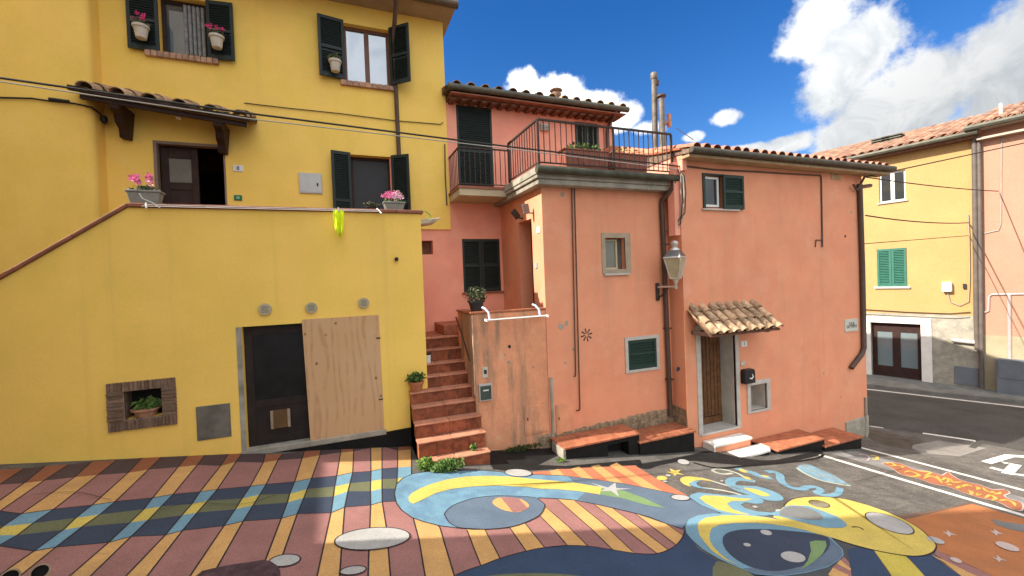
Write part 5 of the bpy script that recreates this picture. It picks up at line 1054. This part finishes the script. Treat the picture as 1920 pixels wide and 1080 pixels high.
c0 = fw(1871, 205)[0]; fb('roof_vent', WHT, fk, MB().tube([(c0-.0, .5, zg2+.2), (c0-.0, .5, zg2+.85)], .045, 8)); 
MB().tube([P3(1879, 250), P3(1878, 330), P3(1877, 420), P3(1873, 432), P3(1845, 438)], .02, 6).build('conduit', CABW, fk)
MB().tube([P3(1846, 586), P3(1854, 583), P3(1855, 556), P3(1860, 552), P3(1930, 551)], .035, 8).build('gas_pipe', mat('pale_pipe', (.45, .36, .34), .5, .1), fk, smooth=True)
MB().tube([P3(1893, 552), P3(1894, 680)], .05, 8).build('gas_pipe', MATS['pale_pipe'], fk, smooth=True)
a, b, c, e_ = frect(1872, 673, 1935, 742); o = fb('gas_cabinet', MATS['slate_grey_paint'], fk, MB().box(a, b, -.35, 0, c, e_), bevel=.015); sub(MB().box(a+.05, b-.05, -.37, -.345, c+(e_-c)*.5, e_-.06).xf(FM), 'door', MATS['slate_grey_paint'], o)
# far pavement with kerb
mb = MB(); q = [G(1540, 722), G(1640, 727), G(1740, 740), G(1920, 758), G(2250, 792)]
v = []; 
for p in q: v += [(p.x, p.y, gz(p.x)-.2), (p.x, p.y, gz(p.x)+.12)]
for p, u in zip(q, (-9, -1, 1, 3, 8)): w_ = floc(u, 0, -.1); v.append((w_.x, w_.y, gz(w_.x)+.13))
mb.add(v, [(2*i, 2*i+2, 2*i+3, 2*i+1) for i in range(4)] + [(2*i+1, 2*i+3, 10+i+1, 10+i) for i in range(4)])
sw_ = mb.build('pavement', mat('pavement_concrete', (.16, .155, .14), .95, .2, 2, .4, 60, col2=(.2, .19, .17)), None); sw_['kind'] = 'structure'

# ---------------------------------------------------------------- loose things
# boarded garage
PLY = D.materials.new('plywood'); PLY.use_nodes = True; t = PLY.node_tree; b = t.nodes['Principled BSDF']; b.inputs['Roughness'].default_value = .75
geo = N('ShaderNodeNewGeometry', t); mpn = N('ShaderNodeMapping', t); mpn.inputs[3].default_value = (1.6, 1, .35); L(geo.outputs['Position'], mpn.inputs[0], t)
wv = N('ShaderNodeTexWave', t); wv.inputs['Scale'].default_value = 1.6; wv.inputs['Distortion'].default_value = 11; wv.inputs['Detail'].default_value = 2; wv.inputs['Detail Scale'].default_value = 1.1; L(mpn.outputs[0], wv.inputs[0], t)
c = MIX(MA('MULTIPLY', SMOOTH(wv.outputs['Fac'], .5, 1, t), SMOOTH(noise(geo.outputs['Position'], 3.1, 4, .6, t, (7, 3, 1)), .34, .62, t), tree=t), (.58, .345, .175), (.48, .265, .125), t)
c = MIX(SMOOTH(noise(geo.outputs['Position'], 1.6, 5, .6, t), .45, .75, t, 0, .4), c, (.60, .40, .24), t)
vo = N('ShaderNodeTexVoronoi', t); vo.inputs['Scale'].default_value = 3.4; mv = N('ShaderNodeMapping', t); mv.inputs[3].default_value = (1.2, 0, 1); L(geo.outputs['Position'], mv.inputs[0], t); L(mv.outputs[0], vo.inputs[0], t)
c = MIX(SMOOTH(vo.outputs['Distance'], .04, .13, t, .9, 0), c, (.15, .06, .025), t); L(c, b.inputs['Base Color'], t)
pw = thing('plywood_board', 'knotty plywood sheet boarding half of the garage doorway', 'board', onY(645, 826, YA))
xA, xB, zA_, zB_ = onY(573, 700, YA).x, onY(716, 700, YA).x, onY(640, 822, YA).z-.01, onY(640, 598, YA).z+.03
MB().hexa([(xA+.03,YA-.012,zA_),(xB,YA-.012,zA_),(xB,YA+.012,zA_),(xA+.03,YA+.012,zA_),(xA-.02,YA-.012,zB_),(xB-.01,YA-.012,zB_),(xB-.01,YA+.012,zB_),(xA-.02,YA+.012,zB_)]).build('sheet', PLY, pw)
for zz_ in (.28, .8): BOX(xB-.07, xB+.0, YA-.02, YA-.011, zA_+(zB_-zA_)*zz_, zA_+(zB_-zA_)*zz_+.02).build('hinge', BLK, pw)
bx = thing('framed_board', 'small ochre framed board on the dark garage door', 'board', onY(525, 800, YA+.1))
a, b_, c_, e_ = rect(510, 768, 542, 802, YA+.12); BOX(a, b_, YA+.12, YA+.137, c_, e_).build('panel', mat('ochre_board', (.14, .075, .03), .8, .2), bx)
for q in ((a-.02, a+.02, c_, e_), (b_-.02, b_+.02, c_, e_)): BOX(q[0], q[1], YA+.108, YA+.12, q[2], q[3]).build('frame', MORT, bx)

# pots
def pot_round(label, c, r, h, m, leafm, leaf_r, n, size, flower=None, seed=1, group=None, name='flower_pot', droop=0, nf=9):
    t = thing(name, label, 'flower pot', c, group); c = Vector(c)
    MB().lathe(c, [(r*.68, 0), (r*.92, h*.8), (r*1.06, h*.8), (r*1.08, h), (r*.92, h), (r*.9, h*.9)], 18).build('pot', m, t, smooth=True)
    foliage(c+Vector((0, 0, h+leaf_r[2]*.55)), leaf_r, n, size, seed, droop).build('leaves', leafm, t)
    if flower: blossoms(c+Vector((0, -.02, h+leaf_r[2]*1.25)), (leaf_r[0]*.8, leaf_r[1], leaf_r[2]*.5), nf, .03, seed).build('blossoms', flower, t)
    return t
def planter(label, x0, x1, y0, y1, z, h, m, leafm, seed, flowers, leaf_h=.1, n=160, size=.05, name='planter', cat='planter', taper=.035):
    t = thing(name, label, cat, ((x0+x1)/2, (y0+y1)/2, z))
    k = taper
    MB().hexa([(x0+k,y0+k*.5,z),(x1-k,y0+k*.5,z),(x1-k,y1-k*.5,z),(x0+k,y1-k*.5,z),(x0,y0,z+h-.03),(x1,y0,z+h-.03),(x1,y1,z+h-.03),(x0,y1,z+h-.03)]).build('trough', m, t, bevel=.01)
    BOX(x0-.012, x1+.012, y0-.012, y1+.012, z+h-.03, z+h).build('rim', m, t, bevel=.006)
    foliage(((x0+x1)/2, (y0+y1)/2, z+h+leaf_h*.4), ((x1-x0)*.56, (y1-y0)*.7, leaf_h), n, size, seed).build('leaves', leafm, t)
    for i, (fx, fz, fm, nf, rr) in enumerate(flowers): blossoms((x0+(x1-x0)*fx, (y0+y1)/2-.03, z+h+fz), rr, nf, .032, seed+i).build('blossoms', fm, t)
    return t
def shutpot(px, py, label, fl, seed):
    c = onY(px, py, YB-.22); pot_round(label, c, .115, .22, POTW, LEAFD, (.15, .11, .10), 90, .06, fl, seed)
    MB().tube([(c.x, YB-.06, c.z+.18), (c.x, YB-.11, c.z+.18)], .01, 5).build('hanger', IRON, D.objects[[o for o in ROOTLOC][-1]])
shutpot(265, 72, 'cream pot with crimson flowers hung on the leftmost shutter', FRD, 3)
shutpot(407, 90, 'cream pot with crimson flowers on the shutter right of the top left window', FRD, 5)
shutpot(629, 134, 'cream pot with sparse stalks on the shutter below the gutter', None, 8)
xa, xb = onY(242, 375, YA+.1).x, onY(304, 375, YA+.1).x
planter('long grey planter with pink cyclamen on the terrace corner', xa, xb, YA+.0, YA+.2, zC+.002, .2, POTG, LEAFD, 11, [(.27, .17, FPK, 12, (.07, .05, .06)), (.7, .17, FPK, 10, (.06, .05, .06))], .07, 170, .055)
xa, xb = onY(719, 380, YA+.1).x, onY(758, 380, YA+.1).x
planter('grey planter with pink and white geraniums on the terrace ledge', xa, xb, YA+.02, YA+.2, zC+.002, .15, POTG, LEAF, 14, [(.22, .13, FPK, 16, (.1, .06, .07)), (.68, .11, FWH, 18, (.12, .06, .07))], .07, 120, .05)
c = onY(697, 390, YA+.1); pot_round('low dark bowl of trailing succulents on the terrace ledge', (c.x, YA+.1, zC+.002), .09, .06, POTB, mat('purple_leaf', (.05, .04, .035), .6, .4, 14, col2=(.13, .15, .06)), (.17, .09, .06), 110, .05, None, 21)
c = onY(782, 735, 7.72); pot_round('small terracotta pot with leafy plant on the stair', (1.20, 7.80, .862), .13, .17, mat('pot_clay', (.42, .15, .07), .8, .15, 9), LEAF, (.22, .16, .12), 150, .07, None, 23)
c = onY(875, 572, YP+.12); pot_round('black pot with bushy olive plant on the stair parapet', (2.33, YP+.2, zp+.036), .15, .2, POTB, LEAFD, (.24, .2, .2), 330, .06, None, 25, droop=.1)
c = onY(275, 775, YA+.1); pot_round('terracotta bowl with broad green leaves inside the brick niche', (c.x, YA+.1, hn[2]+.002), .17, .12, mat('pot_clay_pale', (.42, .22, .13), .85, .25, 14), LEAF, (.2, .09, .1), 50, .12, None, 27)
for px0, px1, py, lab, lm, n_, seed in ((1060, 1143, 314, 'salmon trough with green plants behind the terrace railing', LEAF, 150, 31), (1147, 1216, 318, 'salmon trough with dry stalks behind the terrace railing', mat('dry_straw', (.36, .27, .12), .8, .3, 20), 40, 33)):
    a, b_ = onY(px0, py, 7.27).x, onY(px1, py, 7.27).x
    planter(lab, a, b_, 7.27, 7.55, 4.86, .40, mat('rose_trough', (.30, .105, .07), .9, .15, 4, .3), lm, seed, [], .13, n_, .085, 'planter', 'planter', .03)
c = onY(798, 640, 8.05); t = thing('white_bin', 'small white container on the stair by terrace wall', 'container', (1.50, 8.2, 1.27)); MB().lathe((1.50, 8.2, 1.262), [(.05, 0), (.06, .16)], 12).build('body', WHT, t); MB().lathe((1.50, 8.2, 1.423), [(.064, 0), (.064, .03)], 12).build('lid', BLK, t)

# washing line rods, neon cloth, plastic racks
dl = thing('drying_rods', 'pair of white drying rods along the terrace ledge', 'drying rack', onY(480, 396, YA-.1))
xq0, xq1 = onY(268, 388, YA-.14).x, onY(708, 397, YA-.14).x; zq = zC-.05
for k in range(2): MB().tube([(xq0, YA-.1-.08*k, zq+.02-.035*k), (xq1, YA-.1-.08*k, zq+.02-.035*k)], .0045, 6).build('rod', WHT, dl)
for x in (xq0, xq1): MB().tube([(x, YA-.02, zq+.06), (x+.02, YA-.08, zq+.03), (x+.06, YA-.2, zq-.05)], .012, 6).build('bracket', LGREY, dl)
MB().tube([(xq0-.06, YA-.06, zC+.14), (xq0-.02, YA-.08, zC+.06), (xq0+.1, YA-.1, zC-.0), (xq0+.2, YA-.14, zC-.08)], .007, 6).build('cord', LGREY, dl)
cl = thing('cloth', 'neon yellow cloth hanging from the drying rods', 'cloth', onY(635, 440, YA-.18))
a, b_ = onY(625, 415, YA-.18).x, onY(646, 415, YA-.18).x; zt_ = zq-.01; mb = MB(); nx_ = 8
zl = [.30, .33, .36, .41, .45, .47, .40, .33, .28]; v = []
for i in range(9):
    x = a+(b_-a)*i/8; yy = YA-.18+.018*sin(i*1.9)
    for k in range(6): v.append((x+(.25*(a+b_)/2-.25*x)*(k/5)*.8, yy-.012*k*sin(i*1.3)*.4, zt_-zl[i]*k/5))
f = [(i*6+k, (i+1)*6+k, (i+1)*6+k+1, i*6+k+1) for i in range(8) for k in range(5)]
o = mb.add(v, f).build('fabric', NEON, cl, smooth=True); o.modifiers.new('solid', 'SOLIDIFY').thickness = .006
MB().box((a+b_)/2-.01, (a+b_)/2+.01, YA-.2, YA-.16, zt_-.02, zt_+.05).build('peg', MARB, cl)
rk = thing('plastic_rack', 'clear plastic tray with green hose at terrace end', 'tray', onY(815, 415, YA+.2))
MB().hexa([(XTE+.01,YA+.1,3.86),(XTE+.28,YA+.15,3.90),(XTE+.28,YA+.5,3.90),(XTE+.01,YA+.5,3.86),(XTE+.01,YA+.08,3.95),(XTE+.42,YA+.12,4.0),(XTE+.42,YA+.52,4.0),(XTE+.01,YA+.52,3.95)]).build('tray', mat('cloudy_plastic', (.55, .50, .36), .3, .2, 14), rk, bevel=.01)
MB().tube([(XTE+.0, YA+.1, zC-.02), (XTE+.1, YA+.12, zC+.02), (XTE+.2, YA+.14, zC-.05), (XTE+.25, YA+.16, zC-.17)], .012, 6).build('hose', mat('green_hose', (.25, .42, .05), .5, .1), rk)
hk_ = thing('hanging_rack', 'white and blue plastic drying rack hooked over the parapet', 'drying rack', onY(965, 590, YP-.1))
PB = mat('pale_blue_plastic', (.55, .62, .74), .45, .05)
x0, x1 = onY(912, 590, YP-.14).x, onY(1018, 585, YP-.14).x
for x in (x0+.02, x1-.1): MB().tube([(x-.06, YP-.02, zp+.11), (x-.02, YP-.06, zp+.09), (x+.03, YP-.11, zp+.02), (x+.04, YP-.14, zp-.1)], .022, 8).build('hook', PB, hk_, smooth=True)
for k in range(3): MB().tube([(x0-.02, YP-.12-.05*k, zp-.11), (x1+.06, YP-.12-.05*k, zp-.105)], .01, 6).build('rod', WHT, hk_)
BOX(x0-.03, x0-.01, YP-.25, YP-.1, zp-.13, zp-.09).build('end_bar', WHT, hk_); BOX(x1+.05, x1+.07, YP-.25, YP-.1, zp-.13, zp-.09).build('end_bar', WHT, hk_)

# weeds at the foot of the stair and along the block
def weed(label, c, r, n, size, seed, m=LEAFY, group=None):
    t = thing('weed', label, 'plant', c, group); foliage((c[0], c[1], c[2]+r[2]*.7), r, n, size, seed).build('leaves', m, t)
    mb = MB(); rg = random.Random(seed)
    for k in range(5): mb.tube([(c[0]+rg.uniform(-.3, .3)*r[0], c[1]+rg.uniform(-.3, .3)*r[1], c[2]-.01), (c[0]+rg.uniform(-.8, .8)*r[0], c[1]+rg.uniform(-.8, .8)*r[1], c[2]+r[2]*1.2)], .004, 4)
    mb.build('stems', m, t); return t
p = G(797, 880); weed('bright green tuft at the left foot of the stair', (p.x, p.y, p.z), (.16, .13, .13), 260, .06, 41)
p = G(840, 884); weed('spreading leafy weed in front of the lowest stair step', (p.x, p.y, p.z), (.3, .12, .13), 420, .07, 43, LEAF)
weed('small weed sprouting on the second stair step', (1.98, 6.98, -.07), (.08, .05, .08), 50, .05, 45, LEAF)
p = G(975, 850); weed('mossy fringe along the foot of the parapet', (2.95, YP-.1, gz(2.95)), (.55, .07, .07), 420, .04, 47, mat('moss', (.05, .07, .02), .9, .4, 14))
p = G(1050, 868); weed('tiny weeds at the end of the long bench', (3.5, 6.75, gz(3.5)), (.12, .08, .05), 70, .035, 49)

# overhead cables
def cable(label, pts, r, m=CABL, sag=0, group='overhead cables'):
    t = MB(); P = []
    for i in range(len(pts)-1):
        for k in range(8): P.append(pts[i].lerp(pts[i+1], k/8))
    P.append(pts[-1]); n = len(P)
    P = [p-Vector((0, 0, sag*4*(i/(n-1))*(1-i/(n-1)))) for i, p in enumerate(P)]
    return tag(t.tube(P, r, 6).build('overhead_cable', m), label, 'cable', group)
yl = 6.6
cable('twisted overhead cable crossing the yellow canopy and roof terrace railing', [onY(-250, 112, 6.9), onY(0, 146, 6.95), onY(470, 213, 7.0), onY(955, 275, 7.05), onY(1276, 312, 7.02)], .014)
cable('thin pale overhead wire just under the twisted cable', [onY(-250, 118, 6.85), onY(0, 153, 6.9), onY(470, 223, 6.95), onY(955, 279, 7.0), onY(1276, 318, 7.0)], .008, CABW)
a = onY(1622, 332, YR-.15); b_ = floc(*fw(1950, 265), .3); cable('dark overhead cable rising from the corner house to the pink house', [a, b_], .018)
b_ = floc(*fw(1873, 359), .1); cable('overhead cable from corner house to the pink house downpipe', [a, b_], .015, CABL, .05)
a = onY(1623, 404, YR); b_ = floc(*fw(1817, 418), .1); cable('slack overhead cable across the teal shuttered facade', [a, b_], .018, CABL, .08)
a = onY(1622, 457, YR); b_ = floc(*fw(1817, 442), .1); cable('lowest overhead cable above the teal shutters', [a, b_], .012, CABL)

# near wall top at the lower edge of the view, clay pipe mouths beside it
nw = thing('low_wall', 'rough plum coloured wall top at the bottom edge of the view', 'wall', (-.8, 3.6, .2))
ztop = 1.15
def onz(x, y, z): d = ray(x, y); return CAM+d*((z-CAM.z)/d.z)
edge = [(355, 1082), (375, 1066), (400, 1060), (440, 1052), (470, 1048), (500, 1043), (518, 1047), (525, 1060), (527, 1084)]
top_ = [onz(x, y, ztop) for x, y in edge]; back = [onz(540, 1200, ztop), onz(330, 1200, ztop)]
mb = MB(); mb.prism([(p.x, p.y, ztop-1.2) for p in top_+back], (0, 0, 1.2)); mb.build('stone', mat('plum_stone', (.085, .045, .05), .95, .35, 14, 1.0, 45, fine=.3), nw, bevel=.03)
CLY = mat('painted_clay', (.40, .29, .17), .85, .15, 9, .3)
for k, (px, py, lab) in enumerate(((75, 1072, 'right one of two clay pipe mouths at the lower left'), (18, 1082, 'left one of two clay pipe mouths at the lower left'))):
    c = onz(px, py, 1.0); t = thing('clay_pipe', lab, 'pipe', c); n_ = 14
    d_ = (CAM-c).normalized(); up = Vector((0, 0, 1)); rt = d_.cross(up).normalized()*-1; uu = rt.cross(d_)*-1; uu = Vector((0, 0, 1))
    for nm, m_, ro_, ri_, dep in (('rim', CLY, .05, .041, .1), ('bore', INTD, .041, 0, .08)):
        mb = MB(); pts = []
        def P_(r, s): return [c+rt*(r*cos(a))+uu*(r*sin(a)) + d_*s for a in [2*pi*i/n_ for i in range(n_)]]
        if ri_: mb.add(P_(ro_, 0)+P_(ri_, 0)+P_(ro_, -dep)+P_(ri_, -dep), [(i, (i+1) % n_, n_+(i+1) % n_, n_+i) for i in range(n_)]+[(i, (i+1) % n_, 2*n_+(i+1) % n_, 2*n_+i) for i in range(n_)]+[(n_+i, n_+(i+1) % n_, 3*n_+(i+1) % n_, 3*n_+i) for i in range(n_)])
        else: mb.add(P_(ro_-.001, -.03), [tuple(range(n_))])
        mb.build(nm, m_, t)
    MB().tube([(c.x, c.y+.06, gz(c.x)), (c.x, c.y+.06, c.z-.03)], .02, 8).build('support', CLY, t)

# ---------------------------------------------------------------- neighbours left of the view (they shade the street)
def neighbour(name, label, x0, x1, y0, y1, h, m):
    t = thing(name, label, 'house', ((x0+x1)/2, y0, gz(-8)))
    BOX(x0, x1, y0, y1, -1, h).build('wall', m, t)
    MB().prism([(x0-.4, y0-.4, h), (x1+.4, y0-.4, h), (x1+.4, y1+.4, h), (x0-.4, y1+.4, h)], (0, 0, .12)).build('eaves', CONC, t)
    MB().prism([(x0-.4, y0-.4, h+.12), (x1+.4, y0-.4, h+.12), ((x0+x1)/2, y0-.4, h+.12+(x1-x0)*.13)], (0, y1-y0+.8, 0)).build('roof', ROOF, t)
    for zz_ in [1.5+2.9*k for k in range(int((h-2.2)/2.9)+1)]:
        for k in range(max(1, int((y1-y0)/2.6))):
            yy = y0+1+k*2.6
            if yy+1 < y1: MB().box(x1-.01, x1+.04, yy, yy+.9, zz_+.1, zz_+1.4).build('shutter', GRN, t)
    return t
neighbour('tall_neighbour_house', 'tall cream house left of the view', -13.5, -4.9, -7, 5.66, 14.6, mat('cream_plaster', (.66, .55, .38), .9, .1, 1, .2))
neighbour('low_neighbour_house', 'lower ochre house at the left end of the street', -19, -8.4, 5.6, 8.8, 6.2, YEL)
